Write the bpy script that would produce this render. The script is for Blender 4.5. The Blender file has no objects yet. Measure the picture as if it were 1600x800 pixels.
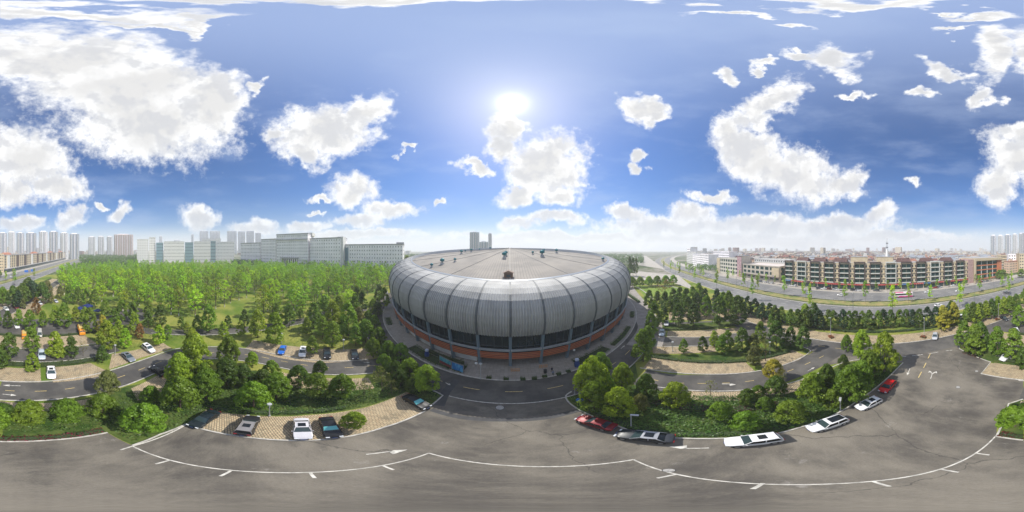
import bpy, math, random
import numpy as np
from mathutils import Vector, Matrix
PI = math.pi
RAD = math.radians
random.seed(7)
rng = np.random.default_rng(7)
scene = bpy.context.scene
COL = scene.collection

# ------------------------------------------------------------------ camera
H = 30.0                      # drone height above the car park
cam_d = bpy.data.cameras.new('camera')
cam_d.type = 'PANO'
try:
    cam_d.panorama_type = 'EQUIRECTANGULAR'
    cam_d.latitude_min, cam_d.latitude_max = RAD(-90), RAD(85.6)
    cam_d.longitude_min, cam_d.longitude_max = -PI, PI
except AttributeError:
    cc = cam_d.cycles
    cc.panorama_type = 'EQUIRECTANGULAR'
    cc.latitude_min, cc.latitude_max = RAD(-90), RAD(85.6)
    cc.longitude_min, cc.longitude_max = -PI, PI
cam_d.clip_start, cam_d.clip_end = 0.1, 20000
cam = bpy.data.objects.new('camera', cam_d)
COL.objects.link(cam)
cam.location = (0, 0, H)
cam.rotation_euler = (RAD(90), 0, 0)
scene.camera = cam
scene.render.engine = 'CYCLES'
vs = scene.view_settings
vs.view_transform = 'Standard'; vs.look = 'None'; vs.gamma = 1; vs.use_curve_mapping = False
EXPOSURE = 0.62
vs.exposure = EXPOSURE
scene.cycles.max_bounces = 6
scene.cycles.diffuse_bounces = 3
scene.cycles.glossy_bounces = 3
scene.cycles.transmission_bounces = 3
scene.cycles.transparent_max_bounces = 6
scene.cycles.volume_bounces = 1
scene.cycles.use_denoising = True
scene.cycles.caustics_reflective = False
scene.cycles.caustics_refractive = False
scene.cycles.sample_clamp_indirect = 6

# ------------------------------------------------------------------ world
SUN_EL = 50.0
W = bpy.data.worlds.new('World'); scene.world = W; W.use_nodes = True
nt = W.node_tree; nt.nodes.clear()
def N(tree, typ, **kw):
    n = tree.nodes.new(typ)
    for k, v in kw.items(): setattr(n, k, v)
    return n
def setin(tree, sock, v):
    if hasattr(v, 'is_output') or isinstance(v, bpy.types.NodeSocket): tree.links.new(v, sock)
    else: sock.default_value = v
def M(tree, op, a, b=None, c=None, clamp=False):
    n = N(tree, 'ShaderNodeMath', operation=op); n.use_clamp = clamp
    setin(tree, n.inputs[0], a)
    if b is not None: setin(tree, n.inputs[1], b)
    if c is not None: setin(tree, n.inputs[2], c)
    return n.outputs[0]
def VM(tree, op, a, b=None, out=0):
    n = N(tree, 'ShaderNodeVectorMath', operation=op)
    setin(tree, n.inputs[0], a)
    if b is not None: setin(tree, n.inputs[1], b)
    return n.outputs['Value' if out else 'Vector']
def MR(tree, v, a, b, c=0.0, d=1.0, smooth=True):
    n = N(tree, 'ShaderNodeMapRange'); n.interpolation_type = 'SMOOTHSTEP' if smooth else 'LINEAR'
    for i, x in enumerate((v, a, b, c, d)): setin(tree, n.inputs[i], x)
    return n.outputs[0]
def MIX(tree, f, a, b, blend='MIX'):
    n = N(tree, 'ShaderNodeMix', data_type='RGBA', blend_type=blend); n.clamp_factor = True
    setin(tree, n.inputs[0], f); setin(tree, n.inputs[6], a); setin(tree, n.inputs[7], b)
    return n.outputs[2]
def NOISE(tree, vec, scale, detail=4, rough=0.5, col=False, lac=2.0):
    n = N(tree, 'ShaderNodeTexNoise'); tree.links.new(vec, n.inputs['Vector'])
    n.inputs['Scale'].default_value = scale; n.inputs['Detail'].default_value = detail
    n.inputs['Roughness'].default_value = rough
    return n.outputs['Color' if col else 'Fac']
tc = N(nt, 'ShaderNodeTexCoord').outputs['Generated']
dirn = VM(nt, 'NORMALIZE', tc)
sep = N(nt, 'ShaderNodeSeparateXYZ'); nt.links.new(dirn, sep.inputs[0])
sky = N(nt, 'ShaderNodeTexSky'); sky.sky_type = 'NISHITA'; sky.sun_disc = False
sky.sun_elevation = RAD(SUN_EL); sky.sun_rotation = 0.0
sky.air_density = 1.2; sky.dust_density = 0.6; sky.ozone_density = 2.5; sky.altitude = 100
az = M(nt, 'ARCTAN2', sep.outputs[0], sep.outputs[1])
el = M(nt, 'ARCSINE', sep.outputs[2])
wn1 = NOISE(nt, dirn, 5.0, 3, 0.5, True)
wn2 = NOISE(nt, dirn, 18.0, 5, 0.6, True)
uv = N(nt, 'ShaderNodeCombineXYZ')
nt.links.new(M(nt, 'MULTIPLY_ADD', az, 254.648, 800.0), uv.inputs[0])
nt.links.new(M(nt, 'MULTIPLY_ADD', el, -261.04, 390.0), uv.inputs[1])
sc_el = M(nt, 'MULTIPLY_ADD', M(nt, 'ABSOLUTE', el), 0.9, 0.45)          # less warp near the horizon
def warp(noise, amp):
    v = VM(nt, 'SUBTRACT', noise, (0.5, 0.5, 0.5))
    n = N(nt, 'ShaderNodeVectorMath', operation='SCALE'); nt.links.new(v, n.inputs[0])
    nt.links.new(M(nt, 'MULTIPLY', sc_el, amp), n.inputs['Scale'])
    n2 = VM(nt, 'MULTIPLY', n.outputs[0], (1.0, 0.8, 0.0))
    return n2
p = VM(nt, 'ADD', VM(nt, 'ADD', uv.outputs[0], warp(wn1, 80.0)), warp(wn2, 34.0))
CLOUDS = [(95,95,165,42,0),(200,140,150,68,4),(235,190,125,62,5),(325,165,52,62,0),(1560+0,88,30,34,0),(1640,85,60,34,0),
 (38,245,82,50,8),(92,292,44,28,10),(15,300,50,24,0),(1585,245,48,44,0),(1562,292,34,34,0),(1605,205,35,20,0),
 (505,205,76,46,-8),(572,178,44,30,-25),(480,240,40,16,10),(440,212,22,13,-20),
 (785,205,26,30,0),(790,235,25,15,0),(858,262,60,50,0),(812,302,34,18,-20),(740,260,26,10,10),(872,308,30,16,0),
 (1012,172,30,22,25),(1022,188,22,16,0),(1000,240,16,12,-20),(998,262,13,12,0),
 (1205,165,56,26,-42),(1150,208,46,30,-50),(1175,232,58,34,15),(1240,272,84,40,12),(1318,290,40,22,-25),(1190,255,50,32,0),
 (1132,112,14,26,-25),(1305,98,44,18,8),(1252,95,34,6,8),(1188,104,24,6,0),(1485,103,44,12,25),(1445,140,22,10,0),(1535,148,24,14,-35),
 (1420,285,14,7,0),(1330,142,22,7,-15),(548,298,42,22,5),(500,310,18,6,0),(608,328,40,14,0),(566,344,42,12,5),(482,352,36,10,-5),(497,330,14,3,0),
 (315,342,30,18,5),(190,328,22,11,-30),(108,342,27,14,-15),(30,350,36,11,0),(155,319,14,5,0),(680,318,9,5,0),(628,233,12,5,0),(400,356,36,12,0),
 (812,350,34,13,0),(872,342,48,11,0),(985,332,42,15,10),(1080,334,32,20,0),(1060,354,130,17,0),(1190,352,120,18,0),(1305,352,95,16,0),(1372,334,26,18,-20),
 (1190,374,260,14,0),(900,372,220,9,0),(1112,305,42,8,5),(90,22,250,12,2),(250,40,120,7,-2),(1140,22,75,5,2),(1240,42,30,5,0),(1545,28,55,6,2),(1495,52,40,4,0),(1500,18,30,3,0),
 (800,-4,1400,8,0),(1390,370,130,10,0),(560,366,100,8,0),(400,140,20,8,-30)]
dmin = None
for ci, (cx, cy, rx, ry, rot) in enumerate(CLOUDS):
    if ci % 12 == 11:
        nn = N(nt, 'ShaderNodeVectorMath', operation='MULTIPLY_ADD')
        nt.links.new(dmin, nn.inputs[0]); nn.inputs[1].default_value = (1e-9, 1e-9, 1e-9); nt.links.new(p, nn.inputs[2]); p = nn.outputs[0]
    mp = N(nt, 'ShaderNodeMapping', vector_type='TEXTURE')
    mp.inputs['Location'].default_value = (cx, cy, 0)
    mp.inputs['Rotation'].default_value = (0, 0, RAD(rot))
    mp.inputs['Scale'].default_value = (rx * 1.12, ry * 1.12, 1e6)
    nt.links.new(p, mp.inputs['Vector'])
    L = VM(nt, 'LENGTH', mp.outputs[0], out=1)
    if dmin is None: dmin = L
    else: dmin = M(nt, 'SMOOTH_MIN', dmin, L, 0.12)
fn = NOISE(nt, dirn, 20.0, 9, 0.6)
fn2 = NOISE(nt, dirn, 8.0, 6, 0.6)
fn3 = NOISE(nt, dirn, 62.0, 6, 0.65)
dd = M(nt, 'ADD', dmin, M(nt, 'ADD', M(nt, 'MULTIPLY', M(nt, 'SUBTRACT', fn, 0.5), 0.9), M(nt, 'MULTIPLY', M(nt, 'SUBTRACT', fn3, 0.5), 0.38)))
dens = MR(nt, dd, 1.16, 0.58)
core = MR(nt, M(nt, 'ADD', dmin, M(nt, 'MULTIPLY', M(nt, 'SUBTRACT', fn2, 0.5), 0.9)), 0.85, 0.2, 0.0, 0.85)
dir2 = VM(nt, 'ADD', dirn, (0.0, 0.022, 0.040))
relief = M(nt, 'SUBTRACT', NOISE(nt, dirn, 7.0, 8, 0.55), NOISE(nt, dir2, 7.0, 8, 0.55))
relief = MR(nt, relief, -0.09, 0.05)
# sun direction glow
sd = (0.0, math.cos(RAD(SUN_EL)), math.sin(RAD(SUN_EL)))
dt = VM(nt, 'DOT_PRODUCT', dirn, sd, out=1)
ang = M(nt, 'ARCCOSINE', M(nt, 'MINIMUM', dt, 0.99999))
g1 = M(nt, 'EXPONENT', M(nt, 'MULTIPLY', ang, -38.0))
g2 = M(nt, 'EXPONENT', M(nt, 'MULTIPLY', ang, -2.7))
skycol = MIX(nt, 1.0, sky.outputs[0], (0.98, 1.0, 1.20, 1), 'MULTIPLY')
hs = N(nt, 'ShaderNodeHueSaturation'); hs.inputs['Saturation'].default_value = 1.48; hs.inputs['Value'].default_value = 0.80
nt.links.new(skycol, hs.inputs['Color'])
streak = MR(nt, NOISE(nt, VM(nt, 'MULTIPLY', dirn, (1.0, 1.0, 3.5)), 2.6, 5, 0.55), 0.45, 0.75, 0.0, 0.26)
zen = MR(nt, el, 0.55, 1.45, 0.0, 0.62)
skyb = MIX(nt, zen, hs.outputs[0], (3.6, 4.7, 7.4, 1))
skyc = MIX(nt, streak, skyb, (4.2, 5.2, 7.2, 1))
skyc = MIX(nt, M(nt, 'MULTIPLY', g2, 0.62), skyc, (6.0, 7.0, 8.6, 1))
ccol = MIX(nt, core, (9.4, 9.4, 9.4, 1), (6.1, 6.05, 6.0, 1))
ccol = MIX(nt, M(nt, 'MULTIPLY', M(nt, 'MULTIPLY', M(nt, 'SUBTRACT', 1.0, relief), MR(nt, dmin, 1.1, 0.5, 0.1, 0.75)), 1.0), ccol, (5.4, 5.5, 5.8, 1))
low = MR(nt, el, 0.0, 0.30, 0.70, 1.0)
skyc = MIX(nt, MR(nt, el, 0.16, 0.0, 0.0, 0.85), skyc, (7.2, 7.9, 8.9, 1))
full = MIX(nt, M(nt, 'MULTIPLY', dens, low), skyc, ccol)
full = MIX(nt, M(nt, 'MINIMUM', M(nt, 'MULTIPLY', g1, 1.25), 1.0), full, (26.0, 25.0, 24.0, 1))
below = MR(nt, el, -0.02, 0.0)
full = MIX(nt, below, (6.5, 6.8, 7.0, 1), full)
bg = N(nt, 'ShaderNodeBackground'); nt.links.new(full, bg.inputs[0]); bg.inputs[1].default_value = 0.083
wo = N(nt, 'ShaderNodeOutputWorld'); nt.links.new(bg.outputs[0], wo.inputs[0])
W.cycles.sampling_method = 'MANUAL'; W.cycles.sample_map_resolution = 512

sun_d = bpy.data.lights.new('sun', 'SUN'); sun_d.energy = 3.9; sun_d.angle = RAD(0.5); sun_d.color = (1.0, 0.95, 0.86)
sun = bpy.data.objects.new('sun', sun_d); COL.objects.link(sun); sun.rotation_euler = (RAD(SUN_EL - 90), 0, 0)

# ------------------------------------------------------------------ helpers
def G(px, py, z=0.0):
    a = (px - 800) / 1600 * 2 * PI; d = RAD((py - 390) / 4.556)
    r = (H - z) / math.tan(d)
    return Vector((r * math.sin(a), r * math.cos(a), z))
def AZ(px): return (px - 800) / 1600 * 2 * PI
def polar(px, r, z=0.0):
    a = AZ(px); return Vector((r * math.sin(a), r * math.cos(a), z))
def zat(py, r): return H - r * math.tan(RAD((py - 390) / 4.556))
MATS = {}
def mat(name, col=(0.5, 0.5, 0.5), rough=0.6, metal=0.0, var=0.0, vscale=1.0, spec=0.5, coat=0.0, objcol=False, bump=0.0, fn=None, trans=0.0):
    if name in MATS: return MATS[name]
    m = bpy.data.materials.new(name); m.use_nodes = True; t = m.node_tree
    b = t.nodes['Principled BSDF']
    b.inputs['Roughness'].default_value = rough; b.inputs['Metallic'].default_value = metal
    b.inputs['Specular IOR Level'].default_value = spec; b.inputs['Coat Weight'].default_value = coat
    c = (*col, 1)
    tcn = N(t, 'ShaderNodeTexCoord').outputs['Object']
    src = None
    if objcol:
        oi = N(t, 'ShaderNodeObjectInfo'); src = oi.outputs['Color']
    if var:
        nz = NOISE(t, tcn, vscale, 5, 0.6)
        f = MR(t, nz, 0.3, 0.7, 1 - var, 1 + var)
        cc_ = N(t, 'ShaderNodeCombineXYZ')
        for i in range(3): t.links.new(f, cc_.inputs[i])
        src = MIX(t, 1.0, src if src is not None else c, cc_.outputs[0], 'MULTIPLY')
    if fn: src = fn(t, tcn, src if src is not None else c)
    if src is not None: t.links.new(src, b.inputs['Base Color'])
    else: b.inputs['Base Color'].default_value = c
    if bump:
        bn = N(t, 'ShaderNodeBump'); bn.inputs['Strength'].default_value = bump; bn.inputs['Distance'].default_value = 0.05
        t.links.new(NOISE(t, tcn, vscale * 6, 4), bn.inputs['Height']); t.links.new(bn.outputs[0], b.inputs['Normal'])
    MATS[name] = m
    return m
def link(o, parent=None):
    COL.objects.link(o)
    if parent is not None: o.parent = parent
    return o
class MB:
    def __init__(s): s.v = []; s.f = []; s.mi = []
    def add(s, vs_, fs, mi=0):
        b = len(s.v); s.v.extend([tuple(x) for x in vs_])
        for f in fs: s.f.append(tuple(b + i for i in f)); s.mi.append(mi)
    def box(s, c, d, rz=0.0, mi=0, taper=1.0):
        cx, cy, cz = c; dx, dy, dz = d[0] / 2, d[1] / 2, d[2] / 2
        ca, sa = math.cos(rz), math.sin(rz); vs_ = []
        for k, z in enumerate((-dz, dz)):
            t_ = taper if k else 1
            for x, y in ((-dx, -dy), (dx, -dy), (dx, dy), (-dx, dy)):
                x *= t_; y *= t_
                vs_.append((cx + x * ca - y * sa, cy + x * sa + y * ca, cz + z))
        s.add(vs_, [(3, 2, 1, 0), (4, 5, 6, 7), (0, 1, 5, 4), (1, 2, 6, 5), (2, 3, 7, 6), (3, 0, 4, 7)], mi)
    def tube(s, pts, rads, n=8, mi=0, cap=True):
        pts = [Vector(q) for q in pts]; rings = []
        for i, q in enumerate(pts):
            d = (pts[min(i + 1, len(pts) - 1)] - pts[max(i - 1, 0)]).normalized()
            u = d.cross(Vector((0, 0, 1)))
            if u.length < 0.05: u = Vector((1, 0, 0))
            u.normalize(); w = u.cross(d)
            r = rads[i] if hasattr(rads, '__len__') else rads
            rings.append([q + (u * math.cos(2 * PI * k / n) + w * math.sin(2 * PI * k / n)) * r for k in range(n)])
        vs_ = [x for rg in rings for x in rg]; fs = []
        for i in range(len(pts) - 1):
            for k in range(n):
                fs.append((i * n + k, i * n + (k + 1) % n, (i + 1) * n + (k + 1) % n, (i + 1) * n + k))
        if cap: fs.append(tuple(range(n))[::-1]); fs.append(tuple((len(pts) - 1) * n + k for k in range(n)))
        s.add(vs_, fs, mi)
    def poly(s, pts, mi=0): s.add(pts, [tuple(range(len(pts)))], mi)
    def prism(s, pts, z0, z1, mi=0, mtop=None):
        n = len(pts)
        vs_ = [(x, y, z0) for x, y in pts] + [(x, y, z1) for x, y in pts]
        s.add(vs_, [(i, (i + 1) % n, n + (i + 1) % n, n + i) for i in range(n)], mi)
        s.add([(x, y, z1) for x, y in pts], [tuple(range(n))], mi if mtop is None else mtop)
    def sphere(s, c, r, mi=0, n=10, sz=1.0):
        vs_ = []; fs = []
        m = n // 2
        for i in range(m + 1):
            th = PI * i / m
            for k in range(n):
                vs_.append((c[0] + r * math.sin(th) * math.cos(2 * PI * k / n), c[1] + r * math.sin(th) * math.sin(2 * PI * k / n), c[2] + r * sz * math.cos(th)))
        for i in range(m):
            for k in range(n): fs.append((i * n + k, (i + 1) * n + k, (i + 1) * n + (k + 1) % n, i * n + (k + 1) % n))
        s.add(vs_, fs, mi)
    def mesh(s, name, mats, smooth=False):
        me = bpy.data.meshes.new(name); me.from_pydata(s.v, [], s.f)
        for m_ in (mats if isinstance(mats, (list, tuple)) else [mats]): me.materials.append(m_)
        me.polygons.foreach_set('material_index', s.mi)
        if smooth: me.polygons.foreach_set('use_smooth', [True] * len(s.f))
        me.update(); return me
    def build(s, name, mats, parent=None, loc=(0, 0, 0), smooth=False):
        o = bpy.data.objects.new(name, s.mesh(name, mats, smooth)); o.location = loc
        return link(o, parent)
def tag(o, label=None, cat=None, group=None, kind=None):
    if label: o['label'] = label
    if cat: o['category'] = cat
    if group: o['group'] = group
    if kind: o['kind'] = kind
    return o
def thing(name, label, cat, loc=(0, 0, 0), rz=0.0, group=None):
    o = bpy.data.objects.new(name, None); COL.objects.link(o); o.empty_display_size = 0.2
    o.location = loc; o.rotation_euler = (0, 0, rz); return tag(o, label, cat, group)
def struct(o): o['kind'] = 'structure'; return o
def obj(name, me, parent=None, loc=(0, 0, 0), rz=0.0, col=None):
    o = bpy.data.objects.new(name, me); o.location = loc; o.rotation_euler = (0, 0, rz)
    if col: o.color = (*col, 1)
    return link(o, parent)

# ------------------------------------------------------------------ haze
def make_haze():
    mb = MB(); mb.box((0, 0, 81.5), (5000, 5000, 167)); m = bpy.data.materials.new('air'); m.use_nodes = True
    t = m.node_tree; t.nodes.clear(); o = N(t, 'ShaderNodeOutputMaterial'); v = N(t, 'ShaderNodeVolumePrincipled')
    v.inputs['Color'].default_value = (0.97, 0.985, 1.0, 1); v.inputs['Density'].default_value = HAZE_D; v.inputs['Anisotropy'].default_value = 0.1
    t.links.new(v.outputs[0], o.inputs['Volume'])
    h = mb.build('haze', m); tag(h, kind='stuff')
HAZE_D = 0.00055
# ------------------------------------------------------------------ ground materials
def f_asphalt(t, co, c):
    a = MR(t, NOISE(t, co, 0.10, 6, 0.62), 0.35, 0.68)
    x = MIX(t, a, (0.075, 0.068, 0.060, 1), (0.185, 0.166, 0.136, 1))
    st = VM(t, 'MULTIPLY', co, (0.32, 0.8, 1.0))
    b = MR(t, NOISE(t, st, 0.55, 6, 0.7), 0.40, 0.72, 0.0, 0.5)
    x = MIX(t, b, x, (0.23, 0.205, 0.165, 1))
    w = MR(t, NOISE(t, co, 0.30, 8, 0.74), 0.60, 0.70, 0.0, 0.5)
    k2 = MR(t, NOISE(t, co, 0.22, 7, 0.7), 0.42, 0.34, 0.0, 0.4)
    x = MIX(t, k2, x, (0.055, 0.052, 0.048, 1))
    x = MIX(t, w, x, (0.34, 0.32, 0.29, 1))
    g = MR(t, NOISE(t, co, 7.0, 4, 0.8), 0.3, 0.7, 0.86, 1.12)
    cb = N(t, 'ShaderNodeCombineXYZ'); [t.links.new(g, cb.inputs[i]) for i in range(3)]
    x = MIX(t, 1.0, x, cb.outputs[0], 'MULTIPLY')
    vo = N(t, 'ShaderNodeTexVoronoi', feature='DISTANCE_TO_EDGE'); vo.inputs['Scale'].default_value = 0.045
    wv = VM(t, 'ADD', co, VM(t, 'MULTIPLY', NOISE(t, co, 0.35, 4, 0.6, True), (2.5, 2.5, 0)))
    t.links.new(wv, vo.inputs['Vector'])
    cr = M(t, 'MULTIPLY', MR(t, vo.outputs['Distance'], 0.0008, 0.0034, 0.6, 0.0), MR(t, NOISE(t, co, 0.07, 2, 0.5), 0.44, 0.5))
    sp_ = MR(t, NOISE(t, co, 1.7, 3, 0.6), 0.70, 0.76, 0.0, 0.55)
    x = MIX(t, sp_, x, (0.045, 0.042, 0.038, 1))
    return MIX(t, cr, x, (0.045, 0.043, 0.04, 1))
def f_lane(t, co, c):
    a = MR(t, NOISE(t, co, 0.16, 6, 0.62), 0.35, 0.68)
    x = MIX(t, a, (0.066, 0.063, 0.060, 1), (0.125, 0.117, 0.105, 1))
    w = MR(t, NOISE(t, co, 0.35, 8, 0.75), 0.66, 0.74, 0.0, 0.5)
    x = MIX(t, w, x, (0.30, 0.29, 0.27, 1))
    g = MR(t, NOISE(t, co, 7.0, 4, 0.8), 0.3, 0.7, 0.88, 1.1)
    cb = N(t, 'ShaderNodeCombineXYZ'); [t.links.new(g, cb.inputs[i]) for i in range(3)]
    return MIX(t, 1.0, x, cb.outputs[0], 'MULTIPLY')
def f_brick(t, co, c):
    br = N(t, 'ShaderNodeTexBrick'); br.inputs['Scale'].default_value = 1.0
    br.inputs['Brick Width'].default_value = 0.52; br.inputs['Row Height'].default_value = 0.27
    br.inputs['Mortar Size'].default_value = 0.035; br.inputs['Mortar Smooth'].default_value = 0.3
    br.inputs['Color1'].default_value = (0.40, 0.30, 0.19, 1); br.inputs['Color2'].default_value = (0.50, 0.40, 0.26, 1)
    br.inputs['Mortar'].default_value = (0.07, 0.07, 0.045, 1)
    rt = N(t, 'ShaderNodeMapping'); rt.inputs['Rotation'].default_value = (0, 0, RAD(-12)); t.links.new(co, rt.inputs['Vector'])
    t.links.new(rt.outputs[0], br.inputs['Vector'])
    a = MR(t, NOISE(t, co, 0.5, 6, 0.7), 0.48, 0.66, 0.0, 0.75)
    x = MIX(t, a, br.outputs[0], (0.16, 0.14, 0.10, 1))
    m_ = MR(t, NOISE(t, co, 1.3, 6, 0.75), 0.60, 0.66, 0.0, 0.6)
    x = MIX(t, m_, x, (0.07, 0.085, 0.05, 1))
    o_ = MR(t, NOISE(t, co, 0.9, 4, 0.7), 0.62, 0.7, 0.0, 0.5)
    return MIX(t, o_, x, (0.50, 0.36, 0.22, 1))
def f_grass(t, co, c):
    a = MR(t, NOISE(t, co, 0.07, 7, 0.62), 0.38, 0.62)
    x = MIX(t, a, (0.10, 0.16, 0.022, 1), (0.25, 0.255, 0.06, 1))
    b = MR(t, NOISE(t, co, 0.9, 7, 0.72), 0.55, 0.75, 0.0, 0.55)
    x = MIX(t, b, x, (0.22, 0.17, 0.085, 1))
    g = MR(t, NOISE(t, co, 5.0, 4, 0.8), 0.3, 0.7, 0.65, 1.25)
    cb = N(t, 'ShaderNodeCombineXYZ'); [t.links.new(g, cb.inputs[i]) for i in range(3)]
    return MIX(t, 1.0, x, cb.outputs[0], 'MULTIPLY')
def f_shrubbed(t, co, c):
    a = MR(t, NOISE(t, co, 0.25, 7, 0.7), 0.38, 0.62)
    x = MIX(t, a, (0.028, 0.06, 0.012, 1), (0.09, 0.12, 0.03, 1))
    b = MR(t, NOISE(t, co, 0.6, 7, 0.72), 0.55, 0.72, 0.0, 0.7)
    return MIX(t, b, x, (0.11, 0.075, 0.035, 1))
def f_lawn(t, co, c):
    a = MR(t, NOISE(t, co, 0.12, 7, 0.62), 0.3, 0.7)
    return MIX(t, a, (0.12, 0.20, 0.03, 1), (0.20, 0.26, 0.06, 1))
def f_plaza(t, co, c):
    ck = N(t, 'ShaderNodeTexBrick'); ck.inputs['Scale'].default_value = 1.0; ck.offset = 0
    ck.inputs['Brick Width'].default_value = 0.8; ck.inputs['Row Height'].default_value = 0.8; ck.inputs['Mortar Size'].default_value = 0.015
    ck.inputs['Color1'].default_value = (0.27, 0.25, 0.225, 1); ck.inputs['Color2'].default_value = (0.32, 0.30, 0.27, 1); ck.inputs['Mortar'].default_value = (0.15, 0.14, 0.13, 1)
    t.links.new(co, ck.inputs['Vector'])
    a = MR(t, NOISE(t, co, 0.3, 6, 0.7), 0.4, 0.7, 0.0, 0.5)
    return MIX(t, a, ck.outputs[0], (0.19, 0.175, 0.155, 1))
def f_city(t, co, c):
    a = MR(t, NOISE(t, co, 0.012, 7, 0.62), 0.42, 0.58)
    x = MIX(t, a, (0.06, 0.09, 0.03, 1), (0.24, 0.22, 0.19, 1))
    b = MR(t, NOISE(t, co, 0.06, 5, 0.7), 0.5, 0.62)
    return MIX(t, b, x, (0.09, 0.11, 0.05, 1))
ASPH = mat('worn_asphalt', rough=0.9, fn=f_asphalt, spec=0.25)
LANE = mat('lane_asphalt', rough=0.9, fn=f_lane, spec=0.25)
BRICK = mat('grass_paver', rough=0.9, fn=f_brick, spec=0.2)
GRASS = mat('rough_grass', rough=1, fn=f_grass, spec=0.1)
BED = mat('planting_bed', rough=1, fn=f_shrubbed, spec=0.1)
LAWN = mat('mown_lawn', rough=1, fn=f_lawn, spec=0.1)
PLAZA = mat('plaza_paving', rough=0.8, fn=f_plaza, spec=0.3)
CITYG = mat('city_ground', rough=1, fn=f_city, spec=0.1)
KERB = mat('kerb_stone', (0.42, 0.40, 0.36), 0.85, var=0.25, vscale=1.5)
PAINT = mat('road_paint', (0.50, 0.48, 0.43), 0.8, var=0.35, vscale=2.0)
YPAINT = mat('yellow_road_paint', (0.58, 0.44, 0.17), 0.8, var=0.25, vscale=3.0)
SIDEW = mat('sidewalk_paving', (0.36, 0.33, 0.29), 0.9, var=0.2, vscale=0.6)
DARKPATCH = mat('fresh_asphalt', (0.06, 0.06, 0.062), 0.9, var=0.15, vscale=1.0)
REDSHRUB = mat('red_leaves', (0.13, 0.02, 0.03), 0.9, var=0.4, vscale=4.0)

def sheet(name, pts, z, m, kind='structure'):
    """flat n-gon, triangulated"""
    mb = MB(); mb.poly([(q[0], q[1], z) for q in pts])
    me = mb.mesh(name, m)
    import bmesh
    bm = bmesh.new(); bm.from_mesh(me); bmesh.ops.triangulate(bm, faces=bm.faces[:])
    for f in bm.faces:
        if f.normal.z < 0: f.normal_flip()
    bm.to_mesh(me); bm.free()
    return tag(obj(name, me), kind=kind)
def PX(l, z=0.0): return [G(x, y, z) for x, y in l]
def smooth_path(pts, n=4):
    pts = [Vector(q) for q in pts]; out = []
    for i in range(len(pts) - 1):
        p0 = pts[max(i - 1, 0)]; p1 = pts[i]; p2 = pts[i + 1]; p3 = pts[min(i + 2, len(pts) - 1)]
        for k in range(n):
            t = k / n
            out.append(0.5 * ((2 * p1) + (p2 - p0) * t + (2 * p0 - 5 * p1 + 4 * p2 - p3) * t * t + (3 * p1 - p0 - 3 * p2 + p3) * t ** 3))
    out.append(pts[-1]); return out
def ribbon(mb, pts, w, z, off=0.0, mi=0):
    pts = [Vector((q[0], q[1], 0)) for q in pts]; L = []; R = []
    for i, q in enumerate(pts):
        d = (pts[min(i + 1, len(pts) - 1)] - pts[max(i - 1, 0)]); d.z = 0; d.normalize()
        n_ = Vector((-d.y, d.x, 0)); c = q + n_ * off
        L.append(c + n_ * w / 2); R.append(c - n_ * w / 2)
    vs_ = [(q.x, q.y, z) for q in L] + [(q.x, q.y, z) for q in R]; n = len(pts)
    mb.add(vs_, [(i, n + i, n + i + 1, i + 1) for i in range(n - 1)], mi)
def kerbline(mb, pts, w=0.22, h=0.13, z=0.0):
    pts = [Vector((q[0], q[1], 0)) for q in pts]; A = []; B = []
    for i, q in enumerate(pts):
        d = (pts[min(i + 1, len(pts) - 1)] - pts[max(i - 1, 0)]); d.normalize()
        n_ = Vector((-d.y, d.x, 0)); A.append(q + n_ * w / 2); B.append(q - n_ * w / 2)
    n = len(pts)
    vs_ = [(q.x, q.y, z) for q in A] + [(q.x, q.y, z) for q in B] + [(q.x, q.y, z + h) for q in A] + [(q.x, q.y, z + h) for q in B]
    fs = []
    for i in range(n - 1):
        fs += [(2 * n + i, 3 * n + i, 3 * n + i + 1, 2 * n + i + 1), (i, 2 * n + i, 2 * n + i + 1, i + 1), (3 * n + i, n + i, n + i + 1, 3 * n + i + 1)]
    fs += [(0, n, 3 * n, 2 * n), (n - 1, 3 * n - 1, 4 * n - 1, 2 * n - 1 + n - 0) if False else (n - 1, 3 * n - 1, 4 * n - 1, 2 * n - 1)]
    mb.add(vs_, fs)

# base terrain, one sheet to the horizon
tag(sheet('ground', [(2440 * math.cos(a), 2440 * math.sin(a)) for a in np.linspace(0, 2 * PI, 48, endpoint=False)], -0.02, CITYG))
sheet('park_grass', [(-330, -190), (-60, -190), (60, -110), (150, 10), (150, 330), (-120, 420), (-420, 260)], -0.012, GRASS)

CEN = Vector((-1.4, 101.0, 0.0))                # arena centre
def CR(phi_deg, r, z=0.0):                      # phi measured at the arena centre, 0 = towards the camera, + to the right
    a = RAD(phi_deg); return Vector((CEN.x + r * math.sin(a), CEN.y - r * math.cos(a), z))

# ---- asphalt of the big car park around the drone
lot = PX([(0, 690), (60, 689), (120, 684), (168, 676), (207, 696), (250, 679), (290, 663), (350, 678), (400, 685), (490, 688), (540, 683), (600, 668), (665, 642), (676, 632), (692, 618), (676, 608)])
lot += [CR(-8, 77), CR(0, 77), CR(8, 77)]
lot += PX([(884, 620), (890, 630), (910, 643), (960, 663), (1000, 679), (1050, 684), (1130, 685), (1200, 680), (1250, 668), (1300, 650), (1350, 620), (1400, 578), (1411, 567), (1360, 560), (1320, 566), (1280, 572), (1252, 560), (1290, 538), (1325, 535), (1360, 537), (1415, 536), (1470, 531), (1497, 527), (1500, 546), (1512, 552), (1548, 566), (1533, 584), (1599, 594), (1599, 622), (1575, 630), (1558, 655), (1557, 681), (1599, 687)])
sheet('car_park_road', lot, 0.004, ASPH)
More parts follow.
